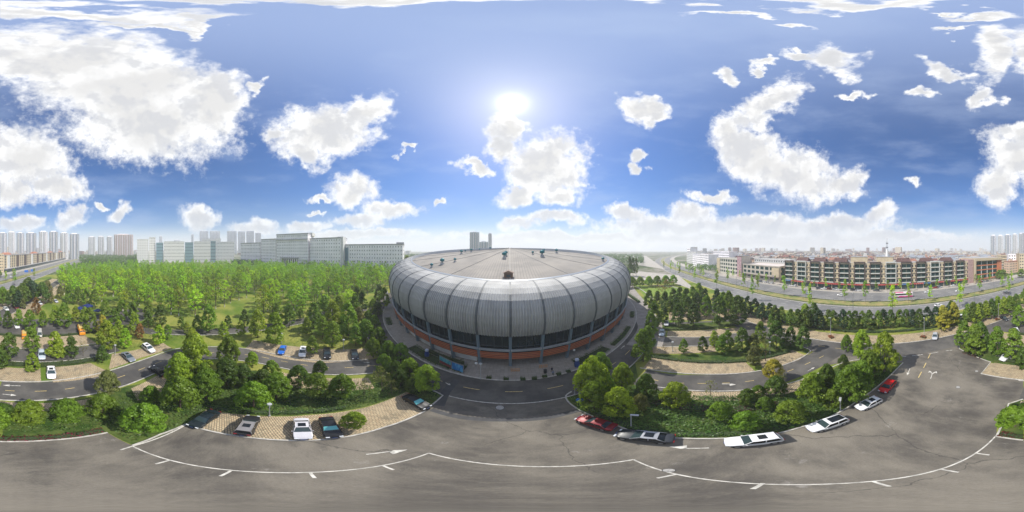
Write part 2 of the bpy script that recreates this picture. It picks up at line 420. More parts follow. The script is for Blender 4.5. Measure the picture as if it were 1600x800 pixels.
# ring road round the arena
mb = MB(); ribbon(mb, [CR(a, 74.6) for a in np.arange(-180, 181, 3)], 7.6, 0.012); struct(mb.build('ring_road', LANE))
mb = MB(); n_ = 90; mb.prism([tuple(CR(a, 70.7)[:2]) for a in np.linspace(0, 360, n_, endpoint=False)], -0.1, 0.10); struct(mb.build('arena_plaza', PLAZA))
# lanes
roads = MB()
laneL = smooth_path([(0.2, -26.9, 0), (-8, -25.4, 0), (-19, -23.6, 0), (-30, -21.4, 0), (-37.5, -17.5, 0), (-41.2, -9.5, 0), (-40.8, -1, 0), (-37.6, 6, 0), (-32, 14.8, 0), (-27.6, 22.6, 0), (-25.8, 26.6, 0)], 5)
ribbon(roads, laneL, 6.0, 0.016)
laneR = PX([(1000, 588), (1040, 597), (1080, 599), (1120, 599), (1160, 597), (1200, 590), (1240, 577), (1275, 562), (1300, 549)])
laneR = smooth_path(laneR, 4)
ribbon(roads, laneR, 6.2, 0.020)
U = Vector((0.6, 0.8, 0)); NV = Vector((0.8, -0.6, 0)); P0 = Vector((84.5, -27.5, 0))
def BL(s, o, z=0.0):                             # boulevard frame: s along, o across (away from the camera)
    q = P0 + U * s + NV * o
    if s > 150: q = q + NV * ((s - 150) ** 2) * 0.00055
    q.z = z; return q
ribbon(roads, [BL(s, -40.5) for s in np.arange(-190, 61, 10)], 7.0, 0.024)
# right car park: second lane + service road beside the arena
ribbon(roads, smooth_path(PX([(1010, 534), (1060, 533), (1110, 533), (1160, 526), (1195, 520)]), 3), 6.0, 0.028)
sr = MB(); ribbon(sr, smooth_path([CR(26, 77.5), Vector((45, 39, 0)), Vector((54, 52, 0)), Vector((66, 70, 0)), Vector((80, 92, 0)), Vector((95, 112, 0))], 4), 10.0, 0.034); struct(sr.build('service_road', mat('concrete_road', (0.27, 0.245, 0.22), 0.9, var=.2, vscale=.4)))
ribbon(roads, smooth_path(PX([(1022, 512), (1060, 508), (1110, 506), (1150, 500), (1175, 495)]), 3), 6.0, 0.020)
# far left lot
d1 = Vector((-0.975, 0.22, 0)); p1 = Vector((-0.22, -0.975, 0)); O1 = Vector((0, -30, 0))
def LL(s, t, z=0.0): q = O1 + d1 * s + p1 * t; q.z = z; return q
ribbon(roads, [LL(s, 11.5) for s in (-9, 0, 28)], 6.5, 0.020)
ribbon(roads, [LL(s, 31) for s in (-14, 0, 55)], 15, 0.028)
ribbon(roads, smooth_path([LL(44, 27), Vector((-44, -37, 0)), Vector((-52, -20, 0)), Vector((-59, 0, 0)), Vector((-64, 20, 0)), Vector((-70, 38, 0)), CR(-50, 79)], 5), 4.6, 0.040)
struct(roads.build('lane', LANE))

# boulevard
blvd = MB(); svals = list(np.arange(-620, 1300, 20))
ribbon(blvd, [BL(s, -8.0) for s in svals], 15.0, 0.004)
ribbon(blvd, [BL(s, 19.5) for s in svals], 19.0, 0.004)
struct(blvd.build('boulevard_road', mat('boulevard_asphalt', rough=0.85, fn=lambda t, co, c: MIX(t, MR(t, NOISE(t, co, 0.08, 6, 0.6), 0.3, 0.7), (0.13, 0.13, 0.13, 1), (0.20, 0.195, 0.19, 1)))))
md = MB(); ribbon(md, [BL(s, 4.8) for s in svals], 10.2, 0.03); struct(md.build('median_grass', mat('median_turf', rough=1, fn=lambda t, co, c: MIX(t, MR(t, NOISE(t, co, 0.15, 6, 0.7), 0.35, 0.65), (0.13, 0.17, 0.04, 1), (0.30, 0.24, 0.10, 1)))))
sw = MB(); ribbon(sw, [BL(s, 36.0) for s in svals], 13.6, 0.04); struct(sw.build('sidewalk', SIDEW))
bm_ = MB()
for o_ in (-3.6, -7.6, -11.6, 14.2, 18.2, 22.2):
    for s in np.arange(-380, 420, 9): ribbon(bm_, [BL(s, o_), BL(s + 3.6, o_)], 0.18, 0.010)
for o_ in (-15.1, -0.9, 10.5, 28.6):
    for k in range(-620, 900, 20): ribbon(bm_, [BL(k, o_), BL(k + 20.01, o_)], 0.18, 0.010)
struct(bm_.build('boulevard_lane_marking', PAINT))
mk = MB()
for o_ in (-0.3, 9.9, -15.6, 29.2): kerbline(mk, [BL(s, o_) for s in svals], 0.3, 0.16)
struct(mk.build('boulevard_kerb', KERB))

# ---- paver bays
def bay(pts, z=0.009): return sheet('parking_bay_paving', pts, z, BRICK)
bay(PX([(290, 663), (350, 678), (400, 685), (490, 688), (540, 683), (600, 668), (665, 642), (676, 632), (635, 612), (570, 637), (490, 648), (380, 648), (322, 640)]))
bay([LL(-8.8, 0), LL(7.5, 0.2), LL(7.5, 5.6), LL(-8, 5.2)], 0.02)
bay([LL(9.6, 0), LL(21.5, 0), LL(18.5, 6.4), LL(9.6, 5.8)], 0.024)
bay(PX([(170, 577), (220, 559), (268, 544), (255, 536), (175, 553)], 0) , 0.028)
bay([LL(-12, 15), LL(24, 15), LL(22, 22.5), LL(-12, 22.5)], 0.028)
bay(PX([(383, 545), (400, 549), (440, 560), (500, 567), (560, 563), (583, 560), (574, 544), (520, 546), (460, 541), (430, 538), (396, 531)]), 0.024)
bay(PX([(1005, 575), (1040, 581), (1100, 585), (1150, 584), (1180, 580), (1165, 566), (1130, 566), (1060, 563), (1018, 558)]), 0.030)
bay(PX([(1192, 578), (1220, 572), (1250, 562), (1258, 555), (1238, 547), (1186, 560)]), 0.033)
bay(PX([(1020, 552), (1080, 552), (1120, 549), (1120, 541), (1070, 541), (1020, 541)]), 0.036)
bay(PX([(1042, 525), (1100, 527), (1150, 520), (1160, 512), (1120, 514), (1044, 517)]), 0.039)
bay(PX([(1045, 500), (1100, 500), (1150, 492), (1100, 484), (1045, 488)]), 0.026)
bay(PX([(1075, 623), (1100, 626), (1150, 626), (1200, 622), (1260, 606), (1285, 590), (1275, 586), (1230, 601), (1160, 611), (1076, 611)]), 0.024)
bay([BL(s, o) for s, o in ((-61, -36.9), (-2, -36.9), (24, -36.9), (24, -31), (-61, -31))], 0.014)
bay([BL(s, o) for s, o in ((-190, -36.9), (-62, -36.9), (-62, -30), (-190, -30))], 0.014)
bay([BL(s, o) for s, o in ((-190, -44.2), (-80, -44.2), (-72, -52), (-190, -52))], 0.018)
bay([(0.0 - 0, -30.2), (8.3, -31.6), (7.6, -36.4), (0, -36.4)], 0.045)
bay(PX([(205, 607), (245, 587), (262, 590), (252, 612), (215, 626)]), 0.014)
bay([Vector(q) for q in ((-29.6, 2, 0), (-33.2, 4.6, 0), (-24, 19.8, 0), (-20.4, 18.2, 0))], 0.013)
bay([LL(1, -6.4), LL(17, -6.4), LL(17, -8.6), LL(1, -8.6)], 0.012)
bay([Vector((70, 40, 0)), Vector((104, 75, 0)), Vector((90, 86, 0)), Vector((58, 55, 0))][:0] or PX([(1130, 476), (1170, 490), (1210, 500), (1195, 508), (1160, 496), (1122, 482)]), 0.042)
# lawn, right of the arena
sheet('lawn', PX([(995, 446), (1050, 448), (1064, 452), (1058, 466), (1010, 468)]), 0.02, LAWN)
sheet('arena_forecourt', PX([(985, 436), (1050, 441), (1090, 455), (1060, 430), (1000, 424), (985, 425)]), 0.024, SIDEW)
sheet('distant_parking_lot', PX([(985, 412), (1040, 421), (1010, 400), (990, 399)]), 0.028, SIDEW)

# ---- planting beds
def bed(pts, z=0.006): return sheet('planting_bed', pts, z, BED)
bed(PX([(1, 689), (60, 688), (120, 683), (168, 675.5), (207, 695), (290, 662), (322, 639.5), (380, 647), (490, 647), (570, 636), (635, 611), (676, 631), (691, 618), (676, 608)]) + [CR(a, 78.7) for a in (-12, -20, -28, -36)] + [Vector(q) for q in ((-26, 30, 0), (-20, 22, 0), (-28, 12, 0), (-34, 0, 0), (-33, -12, 0), (-20, -20, 0), (-8, -21.6, 0), (-1, -22, 0))], 0.0065)
bed(PX([(885, 618.5), (891, 629), (911, 642), (960, 662), (1000, 678), (1050, 683), (1130, 684), (1200, 679), (1250, 667), (1300, 649), (1350, 619), (1400, 577), (1409, 568), (1360, 561), (1320, 567), (1280, 586), (1230, 602), (1160, 612), (1080, 612), (1000, 604)]) + [CR(20, 78.7), CR(14, 78.7)], 0.0085)
bed(PX([(1500, 545), (1512, 551), (1548, 566), (1599, 572), (1599, 555), (1560, 545), (1520, 530)]), 0.050)
bed(PX([(1559, 681), (1577, 631), (1599, 624), (1599, 686)]), 0.010)
bed([LL(-7, 5.9), LL(24, 5.9), LL(24, 8.2), LL(-7, 8.2)], 0.042)
bed([LL(-7.0, 22.5), LL(40, 22.5), LL(40, 23.6), LL(-7, 23.6)], 0.046)
bed(PX([(990, 568), (1018, 557), (1060, 563), (1130, 566), (1240, 547), (1262, 553), (1264, 546), (1235, 538), (1160, 545), (1080, 554), (1018, 553)]), 0.048)
bed(PX([(1035, 517), (1120, 513), (1160, 507), (1165, 500), (1100, 504), (1035, 507)]), 0.052)

# ---- kerbs
kb = MB()
def K(l, sm=0, **k): kerbline(kb, smooth_path(PX(l), sm) if sm else PX(l), **k)
K([(0, 690), (60, 689), (120, 684), (168, 676)], 3); K([(207, 696), (250, 679), (290, 663)])
K([(290, 663), (350, 678), (400, 685), (490, 688), (540, 683), (600, 668), (665, 642)]); K([(676, 632), (692, 618), (674, 608)])
kerbline(kb, [CR(a, 78.5) for a in np.arange(-75, -11, 3)]); kerbline(kb, [CR(a, 70.9) for a in np.arange(-180, 181, 3)], 0.3)
kerbline(kb, [CR(a, 78.5) for a in np.arange(13.5, 26, 2)])
K([(893, 612), (884, 619), (890, 630), (910, 643), (960, 663), (1000, 679), (1050, 684), (1130, 685), (1200, 680), (1250, 668), (1300, 650), (1350, 620), (1400, 578), (1411, 567)], 3)
kerbline(kb, [q for q in smooth_path([(1, -30.1, 0), (-7, -28.8, 0), (-18.6, -26.9, 0), (-30, -24.6, 0), (-39.5, -20.5, 0), (-44.4, -10.5, 0), (-44.0, -1.5, 0), (-40.4, 6.2, 0), (-34.6, 15.8, 0), (-30, 24.6, 0)], 5)])
kerbline(kb, [q for q in smooth_path([(0, -23.8, 0), (-9, -22.4, 0), (-18.4, -20.6, 0), (-28.4, -18.6, 0), (-34.6, -15.8, 0), (-38, -9, 0), (-37.6, -1.2, 0), (-34.8, 5, 0), (-29.4, 13.4, 0), (-24.8, 21.6, 0)], 5)])
K([(1000, 575), (1040, 581), (1100, 585), (1150, 584), (1200, 577), (1240, 565), (1262, 553), (1264, 546), (1235, 536)], 3)
K([(1020, 604), (1076, 610), (1160, 610), (1230, 600), (1275, 585), (1320, 566), (1360, 560)], 3)
kerbline(kb, [BL(s, -36.95) for s in np.arange(-61, 24, 5)]); kerbline(kb, [BL(s, -44.1) for s in np.arange(-190, -70, 10)])
kerbline(kb, [BL(s, -36.95) for s in np.arange(-190, -60, 10)])
K([(1497, 531), (1499, 545), (1512, 552), (1548, 566), (1533, 584), (1599, 594)], 0); K([(1557, 682), (1576, 631), (1598, 624)]); K([(1557, 682), (1599, 688)])
K([(1020, 541), (1080, 541), (1120, 540)]); K([(1042, 526), (1100, 527), (1150, 521)])
kerbline(kb, [LL(s, 15.2) for s in (-12, 24)]); kerbline(kb, [LL(s, 8.3) for s in (-9, 26)])
kerbline(kb, smooth_path([Vector((-44, -33, 0)), Vector((-49.4, -20, 0)), Vector((-56.4, 0, 0)), Vector((-61.4, 20, 0)), Vector((-67.4, 37, 0))], 5))
kerbline(kb, smooth_path(PX([(985, 444), (1005, 455), (1022, 470)]), 3), 0.5, 0.5)
kerbline(kb, PX([(988, 443.5), (1050, 448), (1066, 453)]), 0.6, 0.5)
struct(kb.build('kerb', KERB))

# ---- painted markings
pm = MB()
def line(a, b, w=0.14, z=0.0165, sag=0.0, mi=0):
    ribbon(pm, [G(*a), G(*b)], w, z, 0, mi)
for l in ([(207, 697), (670, 708)], [(670, 708), (990, 718)], [(990, 718), (1185, 756), (1555, 682)]): ribbon(pm, [G(*q) for q in l], 0.13, 0.009)
for a, b in (((265, 719), (243, 725)), ((360, 736), (344, 744)), ((485, 739), (492, 747)), ((597, 727), (615, 734)), ((207, 697), (188, 703)),
             ((1056, 741), (1027, 747)), ((1192, 755), (1176, 764)), ((1364, 752), (1390, 760)), ((1470, 733), (1498, 738)), ((1525, 708), (1546, 711)), ((290, 664), (207, 697))):
    line(a, b, 0.16, 0.0125)
ribbon(pm, [CR(a, 78.25) for a in np.arange(-11.5, 13.6, 1)], 0.16, 0.0205)
for a0 in np.arange(-70, 60, 5.4): ribbon(pm, [CR(a0 + k, 74.7) for k in (0, 1.1, 2.2)], 0.13, 0.0165, 0, 1)
def dashes(path, n, frac=0.5, w=0.11, z=0.045, mi=1, step=5.6):
    L = 0; path = [Vector(q) for q in path]; acc = []; 
    for i in range(len(path) - 1):
        seg = path[i + 1] - path[i]; l = seg.length; t = 0
        while t < l:
            acc.append(path[i] + seg * (t / l)); t += 0.5
    k = 0
    while k + 5 < len(acc):
        ribbon(pm, acc[k:k + 5], w, z, 0, mi); k += int(step / 0.5)
dashes(laneL[1:], 0); dashes(laneR[2:], 0); dashes([BL(s, -40.5) for s in np.arange(-26, 60, 10)], 0, z=0.05)
def arrow(c, heading, L=3.6, hook=0, z=0.02, w=0.14):
    """straight arrow lying on the road; heading in radians from +Y clockwise"""
    c = Vector((c[0], c[1], 0)); f = Vector((math.sin(heading), math.cos(heading), 0)); r = Vector((f.y, -f.x, 0))
    P = lambda a, b: tuple((c + f * a + r * b)[:2]) + (z,)
    pm.poly([P(-L / 2, -w / 2), P(-L / 2, w / 2), P(L * 0.12, w / 2), P(L * 0.12, -w / 2)][::1])
    if hook == 0: pm.poly([P(L * 0.1, -0.32), P(L * 0.1, 0.32), P(L / 2, 0)])
    elif hook in (1, -1): pm.poly([P(L * 0.05, 0), P(L * 0.05, 0.62 * hook), P(L / 2, 0.25 * hook), P(L * 0.2, -0.1 * hook)])
    else:
        for sg in (-1, 1): pm.poly([P(L * 0.1, 0), P(L * 0.32, 0.55 * sg), P(L * 0.22, 0.95 * sg), P(L * 0.5, 0.75 * sg), P(L * 0.42, 0.4 * sg), P(L * 0.2, 0)])
def hd(a, b): v = G(*b) - G(*a); return math.atan2(v.x, v.y)
for (a, b, hook) in (((572, 710), (634, 701), 1), ((1108, 700), (1045, 700), 1), ((1422, 576), (1417, 587), 0), ((1454, 592), (1458, 580), 2), ((32, 603), (4, 602), 0), ((4, 616), (26, 618), 0), ((568, 566), (578, 567), 0), ((1128, 600), (1150, 600), 1), ((1262, 580), (1273, 574), 0), ((970, 545), (976, 540), 0), ((696, 598), (704, 602), 0)):
    A = G(*a); B = G(*b); arrow((A + B) / 2, hd(a, b), min((B - A).length, 5.5), hook, 0.05)
for a, b in (((1454, 552), (1450, 560)), ((1447, 567), (1443, 575)), ((1440, 581), (1435, 590))): line(a, b, 0.16, 0.012, mi=1)
for a, b in (((1406, 558), (1416, 557)), ((1425, 556), (1442, 554)), ((1451, 553), (1466, 550)), ((1478, 548), (1488, 547))): line(a, b, 0.16, 0.012)
line((1432, 545), (1456, 542), 0.15, 0.013, mi=1)
struct(pm.build('road_marking', [PAINT, YPAINT]))
# dark re-laid patches
dp = MB(); ribbon(dp, smooth_path([G(714, 593), G(697, 612), G(686, 634)], 3), 1.5, 0.0225)
ribbon(dp, smooth_path(PX([(674, 640), (720, 652), (790, 656), (850, 653), (900, 642), (912, 640)]), 4), 0.85, 0.0062)
ribbon(dp, [G(1025, 540), G(1030, 530)], 3.0, 0.0325)
struct(dp.build('asphalt_patch', DARKPATCH))
# ------------------------------------------------------------------ arena
def f_metal(t, co, c):
    st = VM(t, 'MULTIPLY', co, (1.0, 1.0, 0.15))
    a = MR(t, NOISE(t, st, 0.22, 6, 0.6), 0.3, 0.7, 0.82, 1.12)
    cb = N(t, 'ShaderNodeCombineXYZ'); [t.links.new(a, cb.inputs[i]) for i in range(3)]
    return MIX(t, 1.0, c, cb.outputs[0], 'MULTIPLY')
def f_roofm(t, co, c):
    sp = N(t, 'ShaderNodeSeparateXYZ'); t.links.new(VM(t, 'SUBTRACT', co, tuple(CEN)), sp.inputs[0])
    an = M(t, 'ARCTAN2', sp.outputs[0], sp.outputs[1])
    k = M(t, 'FRACT', M(t, 'MULTIPLY', an, 18 / (2 * PI)))
    seam = M(t, 'ABSOLUTE', M(t, 'SUBTRACT', M(t, 'FRACT', M(t, 'MULTIPLY', sp.outputs[0], 1.1)), 0.5))
    x = MIX(t, MR(t, NOISE(t, co, 0.08, 6, 0.65), 0.35, 0.7), (0.33, 0.30, 0.262, 1), (0.225, 0.21, 0.19, 1))
    s_ = MR(t, seam, 0.36, 0.46, 0.0, 0.55)
    x = MIX(t, s_, x, (0.14, 0.14, 0.14, 1))
    d = MR(t, NOISE(t, co, 0.9, 7, 0.75), 0.55, 0.75, 0.0, 0.35)
    return MIX(t, d, x, (0.17, 0.155, 0.14, 1))
SHELL = mat('grey_metal_cladding', (0.37, 0.37, 0.36), 0.62, 0.08, fn=f_metal, spec=0.2)
RIBM = mat('dark_steel_rib', (0.10, 0.112, 0.12), 0.6, 0.1)
ROOFM = mat('weathered_roof_sheet', (0.3, 0.3, 0.3), 0.8, 0.0, fn=f_roofm, spec=0.2)
COLM = mat('blue_grey_steel', (0.17, 0.23, 0.28), 0.45, 0.3)
BEAMM = mat('pale_steel_beam', (0.42, 0.45, 0.48), 0.45, 0.3)
GLASSD = mat('dark_glazing', (0.012, 0.022, 0.026), 0.08, 0.0, spec=0.8, var=0.5, vscale=0.3)
def f_orange(t, co, c):
    sp = N(t, 'ShaderNodeSeparateXYZ'); t.links.new(co, sp.inputs[0])
    s_ = M(t, 'FRACT', M(t, 'MULTIPLY', sp.outputs[2], 1.6))
    x = MIX(t, MR(t, s_, 0.60, 0.72, 0.0, 1.0), (0.50, 0.145, 0.06, 1), (0.10, 0.03, 0.02, 1))
    return MIX(t, MR(t, NOISE(t, co, 0.8, 5, 0.6), 0.45, 0.7, 0, 0.5), x, (0.38, 0.14, 0.07, 1))
ORANGE = mat('terracotta_panel', rough=0.65, fn=f_orange)
DARKW = mat('dark_recess_wall', (0.05, 0.065, 0.07), 0.7, var=0.3, vscale=0.4)
WHITEW = mat('white_render', (0.62, 0.62, 0.60), 0.8, var=0.12, vscale=0.5)
NB = 60
PHI0 = 0.9
arena = thing('sports_arena', 'huge round arena with ribbed grey metal shell, pale roof and terracotta band', 'arena', tuple(CEN))
prof = [(66.9, 10.5), (67.6, 12.2), (68.0, 14.2), (67.9, 16.0), (67.3, 17.6), (66.2, 19.0), (64.6, 20.1), (62.6, 20.9), (60.4, 21.4), (57.6, 21.65)]
def lift(phi): return 9.6 * (((1 - math.cos(RAD(phi))) / 2) ** 0.72)
def shell_pt(phi, r, z, off=0.0):
    w = min(max((z - 10.5) / 11.4, 0), 1)
    a = RAD(phi); return ((r + off) * math.sin(a), -(r + off) * math.cos(a), z + lift(phi) * w)
mb = MB(); per = 48; tot = NB * per; offs = (0.0, 0.0, 0.24, 0.24)
ang_ = [PHI0 + i * 360.0 / tot for i in range(tot)]
vsx = []
for (r, z) in prof:
    for i in range(tot): vsx.append(shell_pt(ang_[i], r, z, offs[i % 4]))
fs = [(j * tot + i, j * tot + (i + 1) % tot, (j + 1) * tot + (i + 1) % tot, (j + 1) * tot + i) for j in range(len(prof) - 1) for i in range(tot)]
mb.add(vsx, fs)
# soffit
b0 = [shell_pt(a, 66.9, 10.5) for a in ang_]; b1 = [shell_pt(a, 64.0, 10.7) for a in ang_]
mb.add(b0 + b1, [(i, tot + i, tot + (i + 1) % tot, (i + 1) % tot) for i in range(tot)])
mb.build('shell', SHELL, arena)
# top lip
mb = MB()
mb.add([shell_pt(a, 57.7, 21.7) for a in ang_[::8]] + [shell_pt(a, 57.2, 21.95) for a in ang_[::8]] + [shell_pt(a, 56.9, 20.2) for a in ang_[::8]],
       [(i, (i + 1) % (tot // 8), tot // 8 + (i + 1) % (tot // 8), tot // 8 + i) for i in range(tot // 8)] + [(tot // 8 + i, tot // 8 + (i + 1) % (tot // 8), tot // 4 + (i + 1) % (tot // 8), tot // 4 + i) for i in range(tot // 8)])
mb.build('gutter', BEAMM, arena)
# roof : a shallow faceted cone
APEX = 31.0
def roof_z(phi, r):
    e = 21.0 + lift(phi) * 0.87
    t = 1 - r / 57.5
    return e + (APEX - e) * t
mb = MB(); NR = 180; rr = [57.5, 42, 25, 10]
vsx = []
for r in rr: vsx += [(r * math.sin(RAD(2 * i)), -r * math.cos(RAD(2 * i)), roof_z(2 * i, r)) for i in range(NR)]
vsx.append((0, 0, APEX))
fs = [(j * NR + i, j * NR + (i + 1) % NR, (j + 1) * NR + (i + 1) % NR, (j + 1) * NR + i) for j in range(3) for i in range(NR)] + [(3 * NR + i, 3 * NR + (i + 1) % NR, 4 * NR) for i in range(NR)]
mb.add(vsx, fs)
roof = mb.build('roof', ROOFM, arena, smooth=True)
for k in range(18):
    ph = PHI0 + k * 20
    pts = [(r * math.sin(RAD(ph)), -r * math.cos(RAD(ph)), roof_z(ph, r) + 0.06) for r in (57.2, 36, 18, 1)]
    mb = MB(); mb.tube(pts, 0.15 if k == 0 else 0.10, 5); mb.build('ridge', mat('grey_ridge_cap', (0.24, 0.235, 0.225), 0.7) if k != 0 else mat('pale_ridge_cap', (0.42, 0.39, 0.35), 0.7), roof)
# ribs, columns, panels: each built once per bay
def shell_local(phi, pts):
    return [shell_pt(phi, r, z, 0.0) for r, z in pts]
CYL = {}
for k in range(NB):
    ph = PHI0 + k * 6.0
    a = RAD(ph); tx, ty = math.cos(a), math.sin(a)      # tangent
    mb = MB(); inner = []; outer = []
    for (r, z) in prof:
        inner.append(shell_pt(ph, r, z, -0.05)); outer.append(shell_pt(ph, r, z, 0.45))
    w = 0.21; L = []
    for sgn in (-1, 1):
        for q in inner + outer: L.append((q[0] + tx * w * sgn, q[1] + ty * w * sgn, q[2]))
    n = len(prof); fs = []
    for i in range(n - 1):
        fs += [(n + i, n + i + 1, 3 * n + i + 1, 3 * n + i), (i, i + 1, n + i + 1, n + i), (2 * n + i, 3 * n + i, 3 * n + i + 1, 2 * n + i + 1)]
    mb.add(L, fs); mb.build('rib', RIBM, arena)
    if math.cos(a) < -0.1: continue
    mb = MB()
    zt = 10.55
    for (ra, za, rb, zb, ww, dd_) in ((65.2, 0.1, 67.15, zt, 0.32, 0.62),):
        pa = Vector((ra * math.sin(a), -ra * math.cos(a), za)); pb = Vector((rb * math.sin(a), -rb * math.cos(a), zb))
        rd = Vector((math.sin(a), -math.cos(a), 0)); tn = Vector((tx, ty, 0))
        vs_ = []
        for q in (pa, pb):
            for sx, sy in ((-1, -1), (1, -1), (1, 0.2), (-1, 0.2)): vs_.append(q + tn * ww * sx + rd * dd_ * sy)
        mb.add(vs_, [(0, 1, 2, 3), (4, 5, 6, 7), (0, 1, 5, 4), (1, 2, 6, 5), (2, 3, 7, 6), (3, 0, 4, 7)])
    mb.build('column', COLM, arena)
def bay_panel(name, k, r0, z0, r1, z1, m, inset=0.0, thick=0.15, parent=arena):
    a0 = RAD(PHI0 + k * 6 + inset); a1 = RAD(PHI0 + k * 6 + 6 - inset); mb = MB()
    vs_ = []
    for (r, z) in ((r0, z0), (r1, z1)):
        for rt in (r, r - thick):
            for a in (a0, a1): vs_.append((rt * math.sin(a), -rt * math.cos(a), z))
    mb.add(vs_, [(0, 1, 5, 4), (3, 2, 6, 7), (4, 5, 7, 6), (1, 0, 2, 3), (0, 4, 6, 2), (5, 1, 3, 7)])
    return mb.build(name, m, parent)
for k in range(-17, 17):
    g = bay_panel('window', k, 66.0, 6.45, 66.75, 10.45, GLASSD, 0.2)
    for m_ in (1, 2, 3):                      # mullions
        a = RAD(PHI0 + k * 6 + 1.5 * m_); mb = MB()
        mb.tube([(66.05 * math.sin(a), -66.05 * math.cos(a), 6.45), (66.8 * math.sin(a), -66.8 * math.cos(a), 10.45)], 0.05, 4)
        if abs(k) < 9: mb.build('mullion', DARKW, g)
    bay_panel('beam', k, 66.6, 5.8, 66.8, 6.42, BEAMM, 0.12, 0.4)
    bay_panel('terracotta_panel', k, 65.9, 2.9, 66.4, 5.15, ORANGE, 0.3, 0.3)
mb = MB()
ring = [((64.3) * math.sin(RAD(a)), -64.3 * math.cos(RAD(a))) for a in range(0, 360, 4)]
mb.prism(ring, 2.9, 10.6); mb.build('light_block_wall', DARKW, arena)  # solid dark ring added behind the glazing to block light
mb = MB(); ring = [((60.5) * math.sin(RAD(a)), -60.5 * math.cos(RAD(a))) for a in range(0, 360, 4)]
mb.prism(ring, 0.1, 2.95); mb.build('ground_floor_wall', DARKW, arena)
mb = MB()
for a0, a1 in ((-40, -6),):
    A = [(64.2 * math.sin(RAD(a)), -64.2 * math.cos(RAD(a))) for a in np.arange(a0, a1 + .1, 2)]
    B = [(64.0 * math.sin(RAD(a)), -64.0 * math.cos(RAD(a))) for a in np.arange(a0, a1 + .1, 2)]
    n = len(A); vs_ = [(x, y, 0.11) for x, y in A] + [(x, y, 2.88) for x, y in A] + [(x, y, 2.88) for x, y in B]
    mb.add(vs_, [(i, i + 1, n + i + 1, n + i) for i in range(n - 1)] + [(n + i, n + i + 1, 2 * n + i + 1, 2 * n + i) for i in range(n - 1)])
    mb.add([(A[-1][0], A[-1][1], 0.11), (60.4 * math.sin(RAD(a1)), -60.4 * math.cos(RAD(a1)), 0.11), (60.4 * math.sin(RAD(a1)), -60.4 * math.cos(RAD(a1)), 2.88), (A[-1][0], A[-1][1], 2.88)], [(0, 1, 2, 3)])
mb.build('white_wall', WHITEW, arena)
GLASSB = mat('blue_green_glass', (0.02, 0.05, 0.06), 0.1, spec=0.7)
for a0 in (-4, 2, 8, 14):
    mb = MB(); mb.box((60.6 * math.sin(RAD(a0)), -60.75 * math.cos(RAD(a0)), 1.45), (4.6, 0.12, 2.6), RAD(a0)); d_ = mb.build('door', GLASSB, arena)
    mb = MB(); mb.box((60.6 * math.sin(RAD(a0)), -60.84 * math.cos(RAD(a0)), 1.45), (0.08, 0.1, 2.6), RAD(a0)); mb.build('door_frame', BEAMM, d_)

# roof ventilators
TEAL = mat('teal_ventilator_paint', (0.02, 0.19, 0.22), 0.4, 0.2, var=0.3, vscale=3)
GALV = mat('galvanised_steel', (0.35, 0.36, 0.36), 0.5, 0.6)
def on_roof(px, py):
    a = AZ(px); el_ = -math.tan(RAD((py - 390) / 4.556)); lo = None
    for r in np.arange(46, 165, 0.25):
        x, y = r * math.sin(a) - CEN.x, r * math.cos(a) - CEN.y
        q = math.hypot(x, y)
        if q > 56.5: continue
        ph = math.degrees(math.atan2(x, -y)); z = roof_z(ph, q)
        if H + el_ * r <= z: return Vector((x + CEN.x, y + CEN.y, z))
    return None
vent0 = None
VENTS = [(788, 403.5, 1.35, 'larger teal turbine ventilator on the roof just left of the pale ridge'), (790.5, 400, 1.15, 'teal turbine ventilator right behind the one by the pale ridge'),
 (691, 413, 1.2, 'teal turbine ventilator with shiny base on the left roof slope'), (674.5, 418, 0.8, 'small dark ventilator nearest the left rim of the arena roof'),
 (711, 409, 0.8, 'small ventilator right of the big one on the left roof slope'), (721, 397, 1.1, 'teal ventilator high on the left roof slope'),
 (736.5, 394, 1.0, 'teal ventilator high on the left of the roof, second from the top'), (727, 394, 0.7, 'tiny ventilator between two teal ones high on the left roof slope'),
 (847, 401, 1.5, 'biggest teal ventilator on the right roof slope'), (869.5, 395.5, 1.2, 'tall teal ventilator on the far right roof slope'),
 (832.5, 397.5, 0.8, 'small dark teal ventilator left of the biggest on the right slope'), (850, 393.5, 0.8, 'small ventilator behind the biggest on the right roof slope'),
 (861, 391.8, 0.8, 'farthest teal ventilator on the right roof slope'), (942, 408.5, 1.0, 'teal ventilator against the inner right rim of the roof'),
 (766, 390.3, 0.8, 'small dark ventilator near the roof apex'), (749, 391.5, 0.7, 'small ventilator left of the roof apex')]
for px, py, s, lab in VENTS:
    q = on_roof(px, py)
    if q is None: q = Vector((CEN.x + (px - 797) * 0.6, CEN.y + 8, roof_z(0, abs(px - 797) * 0.6 + 8)))
    if vent0 is None:
        vent0 = {}
        mb = MB(); mb.box((0, 0, 0.25), (1.5, 1.5, 0.7), 0, 0, 0.75); mb.tube([(0, 0, 0.5), (0, 0, 1.15)], 0.42, 10); vent0['base'] = mb.mesh('ventilator_base', GALV)
        mb = MB(); mb.sphere((0, 0, 1.75), 0.85, 0, 14, 0.82)
        for i in range(14):
            a = 2 * PI * i / 14; mb.box((0.84 * math.cos(a), 0.84 * math.sin(a), 1.7), (0.1, 0.02, 0.9), a)
        vent0['turbine'] = mb.mesh('ventilator_turbine', TEAL, True)
        mb = MB(); mb.tube([(0, 0, 2.4), (0, 0, 2.52)], 0.3, 10); vent0['cap'] = mb.mesh('ventilator_cap', TEAL)
    v = thing('roof_ventilator', lab, 'ventilator', tuple(q), 0, 'turbine ventilators on the arena roof'); v.scale = (s * .85,) * 3
    obj('base', vent0['base'], v); t_ = obj('turbine', vent0['turbine'], v); obj('cap', vent0['cap'], t_)
